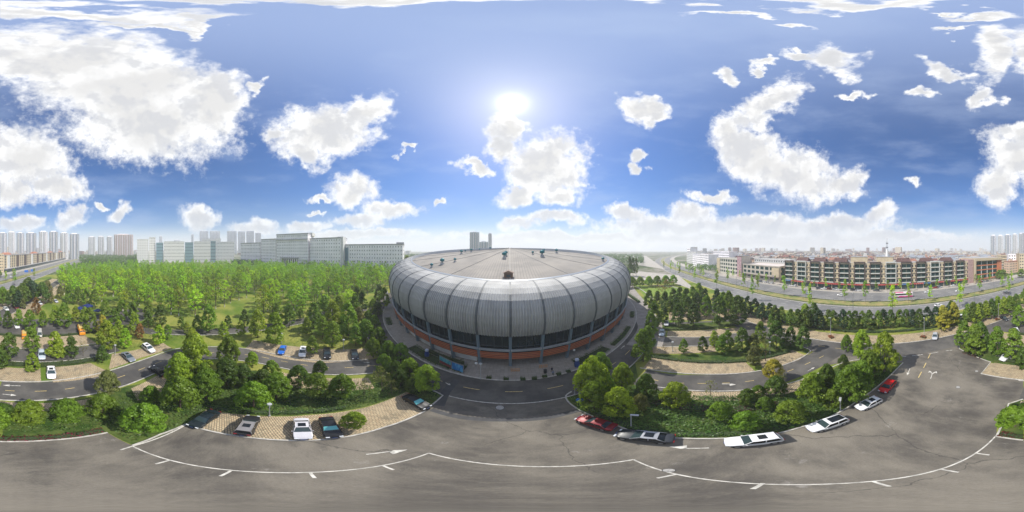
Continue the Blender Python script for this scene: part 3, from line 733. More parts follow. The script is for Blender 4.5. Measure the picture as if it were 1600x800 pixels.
q = on_roof(794.5, 433)
hut = thing('roof_hatch', 'small brown gabled hatch at the near rim of the arena roof', 'hatch', tuple(q))
BRW = mat('brown_sheet', (0.16, 0.10, 0.07), 0.7)
mb = MB(); mb.box((0, 0, 0.55), (2.6, 1.8, 1.5)); mb.build('wall', BRW, hut)
mb = MB(); mb.add([(-1.7, -1.2, 1.3), (1.7, -1.2, 1.3), (1.7, 1.2, 1.3), (-1.7, 1.2, 1.3), (0, -1.2, 2.05), (0, 1.2, 2.05)], [(0, 1, 4), (3, 5, 2), (0, 4, 5, 3), (1, 2, 5, 4), (0, 3, 2, 1)]); mb.build('roof', mat('brown_roof_sheet', (0.22, 0.15, 0.11), 0.6), hut)
mb = MB(); mb.box((0, -0.93, 0.5), (1.2, 0.05, 0.7)); mb.build('louvre', DARKW, hut)
# ------------------------------------------------------------------ trees
def leaf_mat(name, trans=0.35):
    m = bpy.data.materials.new(name); m.use_nodes = True; t = m.node_tree; t.nodes.clear()
    oi = N(t, 'ShaderNodeObjectInfo'); co = N(t, 'ShaderNodeTexCoord').outputs['Object']
    n1 = MR(t, NOISE(t, co, 0.9, 4, 0.6), 0.3, 0.7, 0.66, 1.5)
    n2 = MR(t, NOISE(t, co, 6.0, 2, 0.6), 0.3, 0.7, 0.75, 1.25)
    f = M(t, 'MULTIPLY', n1, n2)
    cb = N(t, 'ShaderNodeCombineXYZ'); t.links.new(f, cb.inputs[0]); t.links.new(M(t, 'MULTIPLY_ADD', f, 0.85, 0.15), cb.inputs[1]); t.links.new(f, cb.inputs[2])
    c = MIX(t, 1.0, oi.outputs['Color'], cb.outputs[0], 'MULTIPLY')
    d = N(t, 'ShaderNodeBsdfDiffuse'); tr = N(t, 'ShaderNodeBsdfTranslucent'); g = N(t, 'ShaderNodeBsdfGlossy'); g.inputs['Roughness'].default_value = 0.45
    t.links.new(c, d.inputs[0])
    c2 = MIX(t, 1.0, c, (1.45, 1.5, 0.5, 1), 'MULTIPLY'); t.links.new(c2, tr.inputs[0])
    g.inputs[0].default_value = (0.5, 0.5, 0.5, 1)
    a = N(t, 'ShaderNodeMixShader'); a.inputs[0].default_value = trans; t.links.new(d.outputs[0], a.inputs[1]); t.links.new(tr.outputs[0], a.inputs[2])
    b = N(t, 'ShaderNodeMixShader'); b.inputs[0].default_value = 0.035; t.links.new(a.outputs[0], b.inputs[1]); t.links.new(g.outputs[0], b.inputs[2])
    o = N(t, 'ShaderNodeOutputMaterial'); t.links.new(b.outputs[0], o.inputs[0]); return m
LEAF = leaf_mat('leaves', 0.4)
BARK = mat('bark', (0.10, 0.075, 0.05), 0.9, var=0.35, vscale=2)
LIME = mat('limewash', (0.62, 0.60, 0.55), 0.9)
def quads_mesh(name, C, Nn, S, m, asp=0.7):
    n = len(C); r = rng.normal(size=(n, 3)); T = np.cross(Nn, r); T /= np.linalg.norm(T, axis=1)[:, None] + 1e-9
    B = np.cross(Nn, T); S = S[:, None]
    V = np.stack([C - T * S - B * S * asp * .6, C + T * S * .2 - B * S * asp, C + T * S + B * S * asp * .5, C - T * S * .3 + B * S * asp], 1).reshape(-1, 3)
    me = bpy.data.meshes.new(name); me.vertices.add(4 * n); me.vertices.foreach_set('co', V.ravel())
    me.loops.add(4 * n); me.loops.foreach_set('vertex_index', np.arange(4 * n, dtype=np.int32))
    me.polygons.add(n); me.polygons.foreach_set('loop_start', np.arange(0, 4 * n, 4, dtype=np.int32))
    me.materials.append(m); me.update(calc_edges=True); return me
def clump_leaves(centers, rc, per, size, flat=0.75, outward=None):
    Cs = []; Ns = []; Ss = []
    for i, c in enumerate(centers):
        r_ = rc[i] if hasattr(rc, '__len__') else rc
        k = int(per * (0.6 + 0.8 * rng.random()))
        d = rng.normal(size=(k, 3)); d /= np.linalg.norm(d, axis=1)[:, None]
        d[:, 2] = np.where(d[:, 2] < -0.35, -d[:, 2], d[:, 2])
        rad = r_ * (0.72 + 0.34 * rng.random(k))
        P = c + d * rad[:, None] * np.array([1, 1, flat])
        nn = d + rng.normal(size=(k, 3)) * 0.42 + np.array([0, 0, 0.25]); nn /= np.linalg.norm(nn, axis=1)[:, None]
        Cs.append(P); Ns.append(nn); Ss.append(size * (0.6 + 0.8 * rng.random(k)))
    return np.concatenate(Cs), np.concatenate(Ns), np.concatenate(Ss)
def crown_data(kind, dens=1.0):
    if kind == 'round':
        K = 110; c = []
        for _ in range(K):
            t = rng.random() ** 0.75; a = rng.random() * 2 * PI
            R = 2.85 * math.sin(min(1, (t + 0.16) * 2.1) * PI / 2) * max(0.05, 1 - t ** 1.5) ** 0.6 * (0.78 + 0.3 * rng.random())
            if rng.random() < 0.15: R *= 0.4
            c.append((R * math.cos(a), R * math.sin(a), 1.0 + 4.7 * t))
        c.append((0, 0, 5.8)); c.append((0.4, 0.2, 5.3))
        return clump_leaves(np.array(c), 0.42 + 0.34 * rng.random(len(c)), 62 * dens, 0.15)
    if kind == 'cone':
        K = 80; c = []
        for i in range(K):
            t = (i + rng.random()) / K; a = rng.random() * 2 * PI
            prof_ = math.sin(min(1, (t + 0.10) * 3.2) * PI / 2) * (1 - t ** 1.25) ** 0.62
            R = 1.62 * prof_ * (0.72 + 0.36 * rng.random()) + 0.05
            c.append((R * math.cos(a), R * math.sin(a), 0.85 + 4.9 * t))
        return clump_leaves(np.array(c), 0.30 + 0.22 * rng.random(K), 44 * dens, 0.13)
    if kind == 'grove':
        K = 50; c = []
        for i in range(K):
            t = rng.random(); a = rng.random() * 2 * PI
            R = 2.7 * math.sin(PI * (0.16 + 0.80 * t)) ** 0.8 * (0.25 + 0.8 * rng.random() ** 0.6)
            c.append((R * math.cos(a), R * math.sin(a), 4.0 + 9.6 * t))
        return clump_leaves(np.array(c), 0.40 + 0.5 * rng.random(K), 24 * dens, 0.21, 1.1)
    if kind == 'sapling':
        K = 26; c = []
        for i in range(K):
            t = rng.random(); a = rng.random() * 2 * PI; R = 1.5 * (1 - t * 0.6) * rng.random() ** 0.6
            c.append((R * math.cos(a), R * math.sin(a), 2.6 + 6.2 * t))
        return clump_leaves(np.array(c), 0.35 + 0.35 * rng.random(K), 30 * dens, 0.19, 1.3)
    if kind == 'sparse':
        K = 30; c = []
        for i in range(K):
            t = rng.random(); a = rng.random() * 2 * PI; R = 2.2 * math.sin(PI * (0.2 + 0.7 * t)) * rng.random() ** 0.5
            c.append((R * math.cos(a), R * math.sin(a), 2.0 + 4.0 * t))
        return clump_leaves(np.array(c), 0.35 + 0.25 * rng.random(K), 9 * dens, 0.14, 1.0)
def trunk_mb(kind):
    mb = MB(); R_ = rng.random
    hh, r0, limbs = {'round': (4.6, 0.17, 7), 'cone': (4.6, 0.09, 4), 'grove': (12.0, 0.17, 12), 'sapling': (8.0, 0.07, 6), 'sparse': (5.0, 0.10, 11)}[kind]
    pts = [Vector((0.06 * (R_() - .5) * i, 0.06 * (R_() - .5) * i, hh * i / 5)) for i in range(6)]
    mb.tube(pts, [r0 * (1.25 if i == 0 else 1 - 0.15 * i) for i in range(6)], 7)
    for i in range(limbs):
        t = 0.3 + 0.6 * i / limbs; z = hh * t; a = i * 2.4 + R_(); L = {'round': 2.2, 'cone': 1.0, 'grove': 2.3, 'sapling': 1.1, 'sparse': 1.9}[kind] * (1.1 - 0.5 * t)
        up = 1.5 if kind in ('grove', 'sapling') else 0.7
        e = Vector((L * math.cos(a), L * math.sin(a), z + L * up)); s_ = Vector((0, 0, z)); m_ = (s_ + e) / 2 + Vector((0, 0, -0.12 * L))
        mb.tube([s_, m_, e], [r0 * 0.45 * (1 - .4 * t), r0 * 0.3, r0 * 0.1], 5, cap=False)
        if kind in ('sparse', 'grove'):
            for sg in (-1, 1):
                e2 = m_ + Vector((L * .5 * math.cos(a + sg * .8), L * .5 * math.sin(a + sg * .8), L * .6)); mb.tube([m_, e2], [r0 * 0.2, r0 * 0.06], 4, cap=False)
    return mb
TREE = {}
for kind, nv in (('round', 6), ('cone', 6), ('grove', 6), ('sapling', 4), ('sparse', 3)):
    TREE[kind] = []
    for v in range(nv):
        C_, N_, S_ = crown_data(kind)
        cm = quads_mesh(kind + '_crown', C_, N_, S_, LEAF); tm = trunk_mb(kind).mesh(kind + '_trunk', BARK)
        TREE[kind].append((cm, tm))
mb = MB(); mb.tube([(0, 0, 0.0), (0, 0, 1.3)], [0.225, 0.185], 8); BAND = mb.mesh('painted_band', LIME)
COLS = {'dk': (0.080, 0.135, 0.018), 'md': (0.135, 0.215, 0.02), 'gr': (0.155, 0.255, 0.02), 'yg': (0.22, 0.30, 0.022), 'yl': (0.34, 0.30, 0.035),
        'br': (0.20, 0.12, 0.035), 'bt': (0.31, 0.48, 0.02), 'ol': (0.15, 0.16, 0.045), 'gg': (0.22, 0.38, 0.025), 'dg': (0.035, 0.075, 0.03)}
CNAME = {'dk': 'dark green', 'md': 'mid green', 'gr': 'fresh green', 'yg': 'yellow-green', 'yl': 'golden yellow', 'br': 'brownish', 'bt': 'bright green', 'ol': 'pale olive', 'gg': 'light green', 'dg': 'very dark green'}
NOM = {'round': (3.05, 6.4), 'cone': (1.75, 5.9), 'grove': (2.9, 14.0), 'sapling': (1.5, 9.0), 'sparse': (2.3, 6.2)}
def plant(kind, x, y, R, Ht, col, label, group=None, name=None, band=False, z=0.0, cat='tree'):
    cm, tm = TREE[kind][random.randrange(len(TREE[kind]))]
    rn, hn = NOM[kind]; sx = R / rn; sz = Ht / hn
    t = thing(name or {'round': 'broadleaf_tree', 'cone': 'evergreen_tree', 'grove': 'grove_tree', 'sapling': 'young_street_tree', 'sparse': 'bare_tree'}[kind], label, cat, (x, y, z), random.random() * 6.28, group)
    t.scale = (sx, sx, sz)
    c = COLS[col]; f = 0.85 + 0.3 * random.random(); c = (c[0] * f * (0.9 + 0.2 * random.random()), c[1] * f, c[2] * f)
    obj('crown', cm, t, col=c); obj('trunk', tm, t)
    if band: obj('painted_band', BAND, t)
    return t
ORD = ['leftmost', 'second', 'third', 'fourth', 'fifth', 'sixth', 'seventh', 'eighth', 'ninth', 'tenth', 'eleventh', 'twelfth', 'thirteenth', 'fourteenth', 'fifteenth', 'sixteenth', 'seventeenth', 'eighteenth', 'nineteenth', 'twentieth',
       'twenty-first', 'twenty-second', 'twenty-third', 'twenty-fourth', 'twenty-fifth', 'twenty-sixth', 'twenty-seventh', 'twenty-eighth', 'twenty-ninth', 'thirtieth', 'thirty-first', 'thirty-second', 'thirty-third', 'thirty-fourth', 'thirty-fifth', 'thirty-sixth']
def tree_row(items, where, group, kind0='round', tall=1.0):
    """items: (px, py of the crown centre, crown width in px, colour[, kind])"""
    items = sorted(items, key=lambda q: q[0]); n = len(items)
    for i, it in enumerate(items):
        px, py, w, col = it[:4]; kind = it[4] if len(it) > 4 else kind0
        zc = 3.6 if kind in ('round', 'sparse') else 3.1
        rn, hn = NOM[kind]
        for _ in range(4):
            q = G(px, py, zc); r = math.hypot(q.x, q.y); R = r * math.tan(RAD(w * 0.225 / 2)) * (1.13 if kind != 'cone' else 1.26)
            Ht = R / rn * hn * (1.45 if kind != 'cone' else 1.08)
            Ht = min(max(Ht * tall, 3.4), 13.0); zc = Ht * 0.53
        o = '' if n == 1 else ('leftmost' if i == 0 else ('rightmost' if i == n - 1 else ORD[i] + ' from the left'))
        sh = {'round': 'round', 'cone': 'conical', 'sparse': 'sparse', 'grove': 'tall loose', 'sapling': 'slim'}[kind]
        plant(kind, q.x, q.y, R, Ht, col, f'{CNAME[col]} {sh} tree{", " if o else ""}{o} {where}', group)
# --- the island left of the car park
tree_row([(4, 643, 44, 'dk'), (46, 643, 58, 'md'), (104, 640, 55, 'md'), (160, 632, 52, 'md'), (224, 651, 72, 'gr')],
         'above the kerb with red planting', 'big trees above the red planted kerb')
tree_row([(235, 615, 32, 'gr'), (168, 597, 40, 'ol'), (281, 614, 60, 'md'), (322, 600, 52, 'md'), (279, 576, 46, 'yg'), (305, 552, 50, 'yg'), (318, 585, 36, 'md'), (357, 547, 36, 'md'), (354, 580, 42, 'dk')],
         'in the clump at the lane bend', 'trees in the clump beside the lane bend', tall=1.1)
tree_row([(396, 617, 56, 'gr'), (432, 602, 48, 'md'), (380, 585, 34, 'dk'), (424, 578, 32, 'md'), (466, 586, 34, 'dk'), (496, 601, 44, 'md'), (534, 602, 42, 'md'), (394, 560, 21, 'yg'), (500, 575, 24, 'dk'), (410, 590, 30, 'dk')],
         'behind the front paver bays', 'trees behind the front paver bays')
tree_row([(569, 606, 24, 'ol', 'sparse'), (597, 593, 32, 'ol', 'sparse'), (612, 604, 20, 'ol', 'sparse')], 'of the sparse ones at the lane end', 'sparse trees by the lane end')
tree_row([(553, 655, 42, 'yg')], 'standing alone between the front paver bays', None)
tree_row([(666, 590, 44, 'yg'), (640, 577, 36, 'gr'), (626, 590, 30, 'dk'), (626, 552, 30, 'gr'), (607, 549, 30, 'md'), (592, 527, 26, 'md'), (571, 515, 27, 'md'), (618, 576, 26, 'dk'), (600, 567, 28, 'md'), (583, 542, 26, 'md'), (585, 505, 20, 'md'), (575, 497, 18, 'md'), (590, 482, 16, 'dk'), (583, 478, 17, 'yg'), (645, 600, 26, 'dk')],
         'in the belt along the ring road', 'tree belt along the ring road')
tree_row([(326, 497, 22, 'gr'), (349, 515, 14, 'yg'), (356, 504, 12, 'dk'), (376, 513, 13, 'yg'), (382, 497, 14, 'dk'), (403, 505, 23, 'yg'), (430, 513, 26, 'yg'), (432, 490, 18, 'gr'), (452, 492, 17, 'md'), (470, 490, 9, 'md'), (480, 508, 14, 'yg')],
         'between the blue car and the grove', 'trees between the left paver bays and the grove', 'cone')
tree_row([(488, 539, 17, 'md'), (490, 492, 20, 'md'), (504, 510, 17, 'gr'), (520, 522, 23, 'yg'), (537, 516, 12, 'gr'), (556, 524, 18, 'gr'), (544, 498, 26, 'gr'), (520, 494, 24, 'yg'), (560, 496, 17, 'ol'), (555, 480, 18, 'md'), (530, 478, 16, 'yg'), (507, 480, 18, 'md'), (566, 470, 15, 'dk'), (600, 465, 15, 'yg'), (592, 458, 13, 'dk'), (558, 462, 14, 'md')],
         'between the paver bays and arena', 'trees between the paver bays and the arena', 'cone')
tree_row([(50, 531, 22, 'md'), (86, 538, 24, 'yg'), (111, 542, 20, 'dk'), (14, 541, 26, 'dk'), (50, 566, 20, 'yg'), (92, 546, 18, 'yg'), (160, 553, 17, 'dk'), (130, 545, 14, 'ol', 'sparse')],
         'between the two yellow-truck parking rows', 'trees between the two left parking rows', 'cone')
tree_row([(12, 499, 14, 'dk'), (29, 496, 14, 'gr'), (46, 502, 19, 'md'), (67, 498, 13, 'gr'), (86, 492, 15, 'yg'), (100, 493, 20, 'md'), (118, 491, 13, 'yg'), (140, 500, 20, 'md'), (132, 492, 13, 'yg'), (36, 474, 8, 'ol'), (56, 478, 13, 'br'), (80, 464, 9, 'ol'), (94, 456, 10, 'ol'), (108, 459, 13, 'md'), (122, 461, 13, 'md'), (135, 464, 13, 'md'), (148, 466, 14, 'md')],
         'around the lot with blue canopies', 'trees around the far left parking lot', 'cone')
tree_row([(166, 523, 26, 'yg'), (160, 508, 17, 'yl'), (185, 513, 15, 'yg'), (196, 528, 17, 'bt'), (178, 498, 16, 'md'), (210, 503, 16, 'yg'), (218, 517, 13, 'br'), (248, 523, 17, 'bt'), (232, 498, 13, 'dk'), (250, 493, 17, 'dk'), (262, 518, 12, 'gr'), (283, 504, 10, 'md'), (308, 504, 13, 'md'), (164, 482, 15, 'md'), (190, 485, 17, 'md'), (208, 487, 15, 'md'), (232, 484, 14, 'md'), (292, 512, 10, 'yg'), (300, 535, 26, 'yg')],
         'on the slope above the grey car', 'trees on the slope above the left bays', 'cone')
tree_row([(4, 462, 20, 'md'), (20, 462, 22, 'dk'), (36, 458, 26, 'dk'), (50, 453, 26, 'dg'), (66, 456, 24, 'dk'), (27, 466, 18, 'dg'), (74, 450, 16, 'ol'), (44, 446, 20, 'dk')],
         'in the dark clump beside the boulevard', 'dark trees in the clump by the boulevard')
# --- the island right of the car park
tree_row([(926, 592, 60, 'yg'), (972, 588, 36, 'yg'), (928, 618, 50, 'md'), (966, 628, 54, 'yg'), (1010, 602, 34, 'dk'), (945, 605, 40, 'gr'), (1000, 628, 30, 'ol'), (940, 572, 34, 'md')],
         'in the clump by the blue road sign', 'trees in the clump by the blue road sign', tall=1.3)
tree_row([(1055, 615, 48, 'yg'), (1126, 641, 42, 'md'), (1168, 619, 32, 'dk'), (1165, 656, 50, 'gr'), (1195, 630, 30, 'md'), (1236, 642, 54, 'md'), (1212, 602, 36, 'dk'), (1110, 606, 24, 'ol', 'sparse'), (1208, 576, 32, 'yl'), (1222, 592, 20, 'ol', 'sparse'), (1185, 610, 22, 'md')],
         'behind the cars along the curved kerb', 'trees behind the cars at the right kerb')
tree_row([(1270, 606, 48, 'md'), (1292, 583, 26, 'dk'), (1328, 600, 56, 'md'), (1318, 566, 20, 'dk'), (1323, 536, 18, 'md'), (1346, 538, 32, 'yg'), (1358, 568, 34, 'md'), (1382, 549, 44, 'yg'), (1346, 586, 42, 'md'), (1300, 622, 34, 'md'), (1366, 570, 28, 'gr'), (1290, 600, 30, 'dk')],
         'in the clump behind the bright red car', 'dense trees at the right end of the island', tall=1.25)
tree_row([(1506, 522, 24, 'md'), (1524, 531, 28, 'md'), (1532, 526, 26, 'dk'), (1558, 533, 26, 'md'), (1584, 537, 28, 'md'), (1592, 494, 18, 'gr'), (1526, 490, 15, 'yg'), (1599, 560, 22, 'dk')],
         'above the dark red planting corner', 'trees above the dark red planting corner', 'cone')
tree_row([(1586, 651, 60, 'gr')], 'standing alone at the corner with red edging', None)
tree_row([(1060, 491, 17, 'dk'), (1084, 491, 18, 'dk'), (1022, 492, 21, 'md'), (1037, 491, 13, 'dk'), (1005, 540, 30, 'md'), (1013, 527, 20, 'md'), (1018, 506, 18, 'md'), (1124, 485, 23, 'dk'), (1153, 485, 23, 'dk'), (1138, 473, 18, 'md'), (1100, 480, 14, 'md', 'sparse')],
         'around the small lot beside the arena', 'trees around the far right paver bays', 'cone')
tree_row([(1068, 540, 13, 'md'), (1098, 537, 14, 'dk'), (1116, 529, 14, 'yg'), (1128, 537, 17, 'md'), (1137, 531, 17, 'md'), (1160, 531, 22, 'dk'), (1178, 536, 18, 'ol'), (1178, 556, 20, 'ol'), (1188, 517, 16, 'md'), (1213, 523, 25, 'dk'), (1205, 503, 12, 'md'), (1235, 525, 17, 'dk'), (1255, 528, 21, 'dk'), (1039, 545, 9, 'br', 'sparse'), (1196, 545, 24, 'ol', 'sparse')],
         'in the strip between the right paver bays', 'trees in the strip between the right paver bays', 'cone')
tree_row([(1014, 468, 14, 'dk'), (1027, 466, 11, 'dk'), (1039, 469, 13, 'dk'), (1052, 465, 14, 'dk'), (1062, 462, 13, 'md'), (1072, 466, 15, 'md'), (1082, 462, 14, 'md'), (1092, 458, 15, 'gr'), (1101, 467, 16, 'dk'), (1088, 472, 16, 'dk'), (1075, 478, 15, 'dk'), (1056, 476, 13, 'dk'), (1104, 478, 16, 'md'), (1046, 478, 11, 'md')],
         'in the thicket beside the lawn', 'trees in the thicket beside the lawn', 'cone')
tree_row([(1118 + 10.5 * i + random.uniform(-2, 2), 466 + min(i, 12) * 2.7 + random.uniform(-2, 2) - max(0, i - 26) * 1.5, 12 + random.random() * 3, random.choice(['dk', 'dk', 'dg', 'md'])) for i in range(12)],
         'screening the upper boulevard stretch', 'conical row screening the boulevard, upper stretch', 'cone')
tree_row([(1248 + 11.2 * i + random.uniform(-2, 2), 499 + random.uniform(-2, 2) - (max(0, i - 13)) * 0.8, 13 + random.random() * 3, 'yl' if i in (20,) else random.choice(['dk', 'dk', 'md', 'dg'])) for i in range(23)],
         'in the row behind the red planters', 'conical row behind the bays with red planters', 'cone')
tree_row([(1258, 492, 18, 'yg'), (1272, 490, 17, 'dk'), (1474, 497, 20, 'yl'), (1490, 490, 18, 'yl'), (1486, 484, 14, 'dk')],
         'of the taller screen trees', 'taller trees in the boulevard screen', 'cone')
tree_row([(1512 + 9.5 * i, 490 - 2.0 * i + random.uniform(-3, 2), 13 + random.random() * 4, random.choice(['dk', 'dk', 'md', 'yg'])) for i in range(9)],
         'in the row beyond the golden trees', 'row of trees right of the golden ones', 'cone')
# --- grove, left
GR = []
def in_grove(x, y):
    r = math.hypot(x, y); a = math.degrees(math.atan2(x, y)); px = 800 + a * 4.4444
    if not (92 < px < 618): return False
    lim = 69 + (8 if px < 230 else 0) + (22 if px < 150 else 0) + (10 if 330 < px < 400 else 0)
    if r < lim or r > 250: return False
    if (Vector((x, y, 0)) - CEN).length < 86: return False
    q = Vector((x, y, 0)) - P0
    if q.dot(NV) > -26: return False
    return True
gx = np.arange(-260, 30, 6.1)
for i, x0 in enumerate(gx):
    for y0 in np.arange(-190, 240, 6.1):
        x = x0 + random.uniform(-1.6, 1.6); y = y0 + (3 if i % 2 else 0) + random.uniform(-1.6, 1.6)
        if in_grove(x, y):
            r = math.hypot(x, y)
            hole = math.sin(x * 0.06 + 1) * math.cos(y * 0.05 + 0.5)
            if r < 115 and hole > 0.5 and random.random() < 0.5: continue
            if random.random() < (0.30 if r < 125 else 0.08): continue
            GR.append((r, x, y))
GR.sort()
front = GR[:298]; RANKS = ['front', 'second', 'third', 'fourth', 'fifth', 'sixth', 'seventh', 'eighth', 'ninth', 'tenth', 'eleventh', 'twelfth']
k0 = 0; ri = 0
while k0 < len(front):
    rank = sorted(front[k0:k0 + 30], key=lambda q: math.atan2(q[1], q[2])); 
    for i, (r, x, y) in enumerate(rank):
        s = random.uniform(0.55, 1.2)
        colr = random.choices(['bt', 'gg', 'yg', 'gr'], [5, 4, 3, 1])[0]
        plant('grove', x, y, 3.2 * random.uniform(0.8, 1.25), (13.5 if r < 100 else 15) * s, colr, f'{CNAME[colr]} slim tree with white foot, {ORD[i]} from the left in the grove, {RANKS[ri]} rank', 'tall slim trees of the grove', band=True)
    k0 += 30; ri += 1
# the rest of the grove reads as one mass
lows = [crown_data('grove', 0.42) for _ in range(4)]
AC, AN, AS = [], [], []
for (r, x, y) in GR[298:]:
    if random.random() < 0.16: continue
    C_, N_, S_ = lows[random.randrange(4)]; a = random.random() * 6.28; ca, sa = math.cos(a), math.sin(a); s = random.uniform(0.65, 1.18)
    R2 = np.array([[ca, -sa, 0], [sa, ca, 0], [0, 0, 1]]); sel = rng.random(len(C_)) < (1 if r < 150 else 0.7)
    AC.append((C_[sel] @ R2.T) * s + np.array([x, y, 0])); AN.append(N_[sel] @ R2.T); AS.append(S_[sel] * 1.5 * s)
print('grove', len(GR), sum(len(a) for a in AC))
gm = quads_mesh('grove_mass', np.concatenate(AC), np.concatenate(AN), np.concatenate(AS), LEAF)
tag(obj('grove_woodland', gm, col=(0.21, 0.37, 0.02)), kind='stuff')
# ------------------------------------------------------------------ hedges, shrubs, beds
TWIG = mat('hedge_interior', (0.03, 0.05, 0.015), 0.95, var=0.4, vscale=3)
def hedge(name, pts, w, h, col, label, cat='hedge', group=None, dens=26, leaf=0.11, kind=None, z=0.0):
    C_, N_, S_ = [], [], []
    pts = [Vector((q[0], q[1], 0)) for q in pts]
    for i in range(len(pts) - 1):
        a, b = pts[i], pts[i + 1]; L = (b - a).length; k = int(L * w * dens) + 4
        d = (b - a) / max(L, 1e-6); n_ = Vector((-d.y, d.x, 0))
        t = rng.random(k) * L; o = (rng.random(k) - .5) * w
        hh = h * (0.55 + 0.45 * rng.random(k)) * (0.8 + 0.25 * np.sin(t * 1.7 + i))
        side = rng.random(k) < 0.35; o = np.where(side, np.sign(o) * w * .5, o); hh = np.where(side, h * rng.random(k), hh)
        C_.append(np.stack([a.x + d.x * t + n_.x * o, a.y + d.y * t + n_.y * o, z + hh], 1))
    C_ = np.concatenate(C_); nn = rng.normal(size=C_.shape) * 0.5 + np.array([0, 0, 1.0]); nn /= np.linalg.norm(nn, axis=1)[:, None]
    me = quads_mesh(name, C_, nn, leaf * (0.6 + 0.8 * rng.random(len(C_))), LEAF)
    o = obj(name, me, col=col)
    # woody dark body inside so the hedge is solid
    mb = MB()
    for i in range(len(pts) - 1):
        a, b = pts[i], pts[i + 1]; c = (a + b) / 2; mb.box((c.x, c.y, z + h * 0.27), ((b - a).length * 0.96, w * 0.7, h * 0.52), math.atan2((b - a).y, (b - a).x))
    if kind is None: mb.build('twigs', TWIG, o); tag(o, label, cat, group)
    else: tag(o, kind=kind)
    return o
def undergrowth(name, poly, dens, h, cols, leaf=0.13):
    P = np.array([(q[0], q[1]) for q in poly]); lo = P.min(0); hi = P.max(0); n = int((hi - lo).prod() * dens)
    X = lo + rng.random((n, 2)) * (hi - lo); ins = np.zeros(n, bool); j = len(P) - 1
    for i in range(len(P)):
        c = ((P[i, 1] > X[:, 1]) != (P[j, 1] > X[:, 1])) & (X[:, 0] < (P[j, 0] - P[i, 0]) * (X[:, 1] - P[i, 1]) / (P[j, 1] - P[i, 1] + 1e-12) + P[i, 0]); ins ^= c; j = i
    X = X[ins]; m_ = (np.sin(X[:, 0] * .7) + np.cos(X[:, 1] * .6 + X[:, 0] * .3)) > -9; X = X[m_]
    z = h * rng.random(len(X)) * (0.6 + 0.4 * np.sin(X[:, 0] * 1.3) * np.cos(X[:, 1] * 1.1))
    C_ = np.stack([X[:, 0], X[:, 1], np.abs(z) + 0.04], 1); nn = rng.normal(size=C_.shape) * 0.4 + np.array([0, 0, 1.0]); nn /= np.linalg.norm(nn, axis=1)[:, None]
    tag(obj(name, quads_mesh(name, C_, nn, leaf * (0.6 + .8 * rng.random(len(C_))), LEAF), col=cols), kind='stuff')
undergrowth('undergrowth', PX([(1, 676), (60, 675), (120, 671), (168, 667), (207, 690), (290, 660), (322, 637), (380, 645), (490, 645), (570, 634), (635, 609), (676, 630), (690, 618), (676, 609)]) + [Vector(q) for q in ((-22, 28, 0), (-20, 22, 0), (-26, 12, 0), (-30, 0, 0), (-29, -12, 0), (-18, -18, 0), (-6, -20, 0), (-1, -21, 0))], 16, 0.55, (0.085, 0.15, 0.028))
undergrowth('undergrowth', PX([(890, 620), (893, 628), (912, 640), (960, 660), (1000, 676), (1050, 681), (1130, 682), (1200, 677), (1250, 665), (1300, 647), (1350, 617), (1398, 578), (1320, 572), (1280, 592), (1240, 615), (1160, 618), (1080, 618), (1010, 612)]), 36, 0.7, (0.075, 0.145, 0.026))
undergrowth('undergrowth', PX([(400, 536), (450, 540), (520, 544), (572, 543), (578, 520), (560, 500), (480, 500), (430, 510), (395, 520)]), 5, 0.4, (0.10, 0.15, 0.03))
undergrowth('undergrowth', PX([(150, 548), (200, 545), (262, 533), (330, 520), (280, 512), (200, 505), (150, 515)]), 5, 0.4, (0.10, 0.14, 0.03))
# red and green edging hedges
hedge('red_edging_hedge', PX([(-1, 686), (60, 685), (120, 680), (162, 672)]), 0.9, 0.6, (0.16, 0.02, 0.04), 'low dark red hedge along the kerb at the bottom left island')
hedge('red_edging_hedge', PX([(1562, 678), (1599, 683)]), 1.1, 0.45, (0.11, 0.03, 0.02), 'low rusty red hedge at the foot of the lone corner tree')
hedge('red_leaved_hedge', PX([(1506, 549), (1520, 554), (1535, 558)]), 1.9, 0.4, (0.10, 0.02, 0.03), 'dark red ground planting in the rounded kerb corner')
hedge('red_leaved_hedge', PX([(1020, 629), (1060, 636), (1120, 640), (1180, 637), (1230, 630)]), 1.5, 0.5, (0.10, 0.045, 0.05), 'dull pinkish hedge below the tan pavers on the tree island')
hedge('clipped_hedge', PX([(905, 637), (960, 657), (1000, 672), (1050, 677), (1130, 678), (1200, 673), (1250, 661)]), 1.1, 0.6, (0.06, 0.15, 0.022), 'long low green hedge inside the curved kerb behind the parked cars')
hedge('clipped_hedge', PX([(320, 636), (380, 643), (440, 645), (490, 643), (540, 636)]), 1.0, 0.6, (0.09, 0.18, 0.03), 'low bright hedge behind the front paver bays')
hedge('clipped_hedge', [LL(-7, 7), LL(8, 7), LL(24, 7.2)], 1.8, 0.7, (0.07, 0.10, 0.022), 'long low hedge behind the bays of the lone white car')
hedge('clipped_hedge', [LL(-7, 23.2), LL(10, 23.2), LL(36, 23.2)], 1.2, 0.7, (0.07, 0.10, 0.022), 'low hedge behind the bays with the orange trucks')
hedge('clipped_hedge', PX([(1018, 557), (1060, 563), (1130, 566), (1175, 563), (1235, 549)]), 1.3, 0.7, (0.07, 0.12, 0.025), 'dark green hedge behind the long tan paver bays')
hedge('clipped_hedge', PX([(1036, 515), (1080, 514), (1120, 511), (1150, 506)]), 1.2, 0.6, (0.11, 0.15, 0.03), 'yellowish low hedge behind the white car near the arena')
hedge('clipped_hedge', [BL(s, -28.6) for s in range(-60, 56, 6)], 1.6, 0.9, (0.05, 0.10, 0.02), 'dark continuous hedge between the service lane and the boulevard')
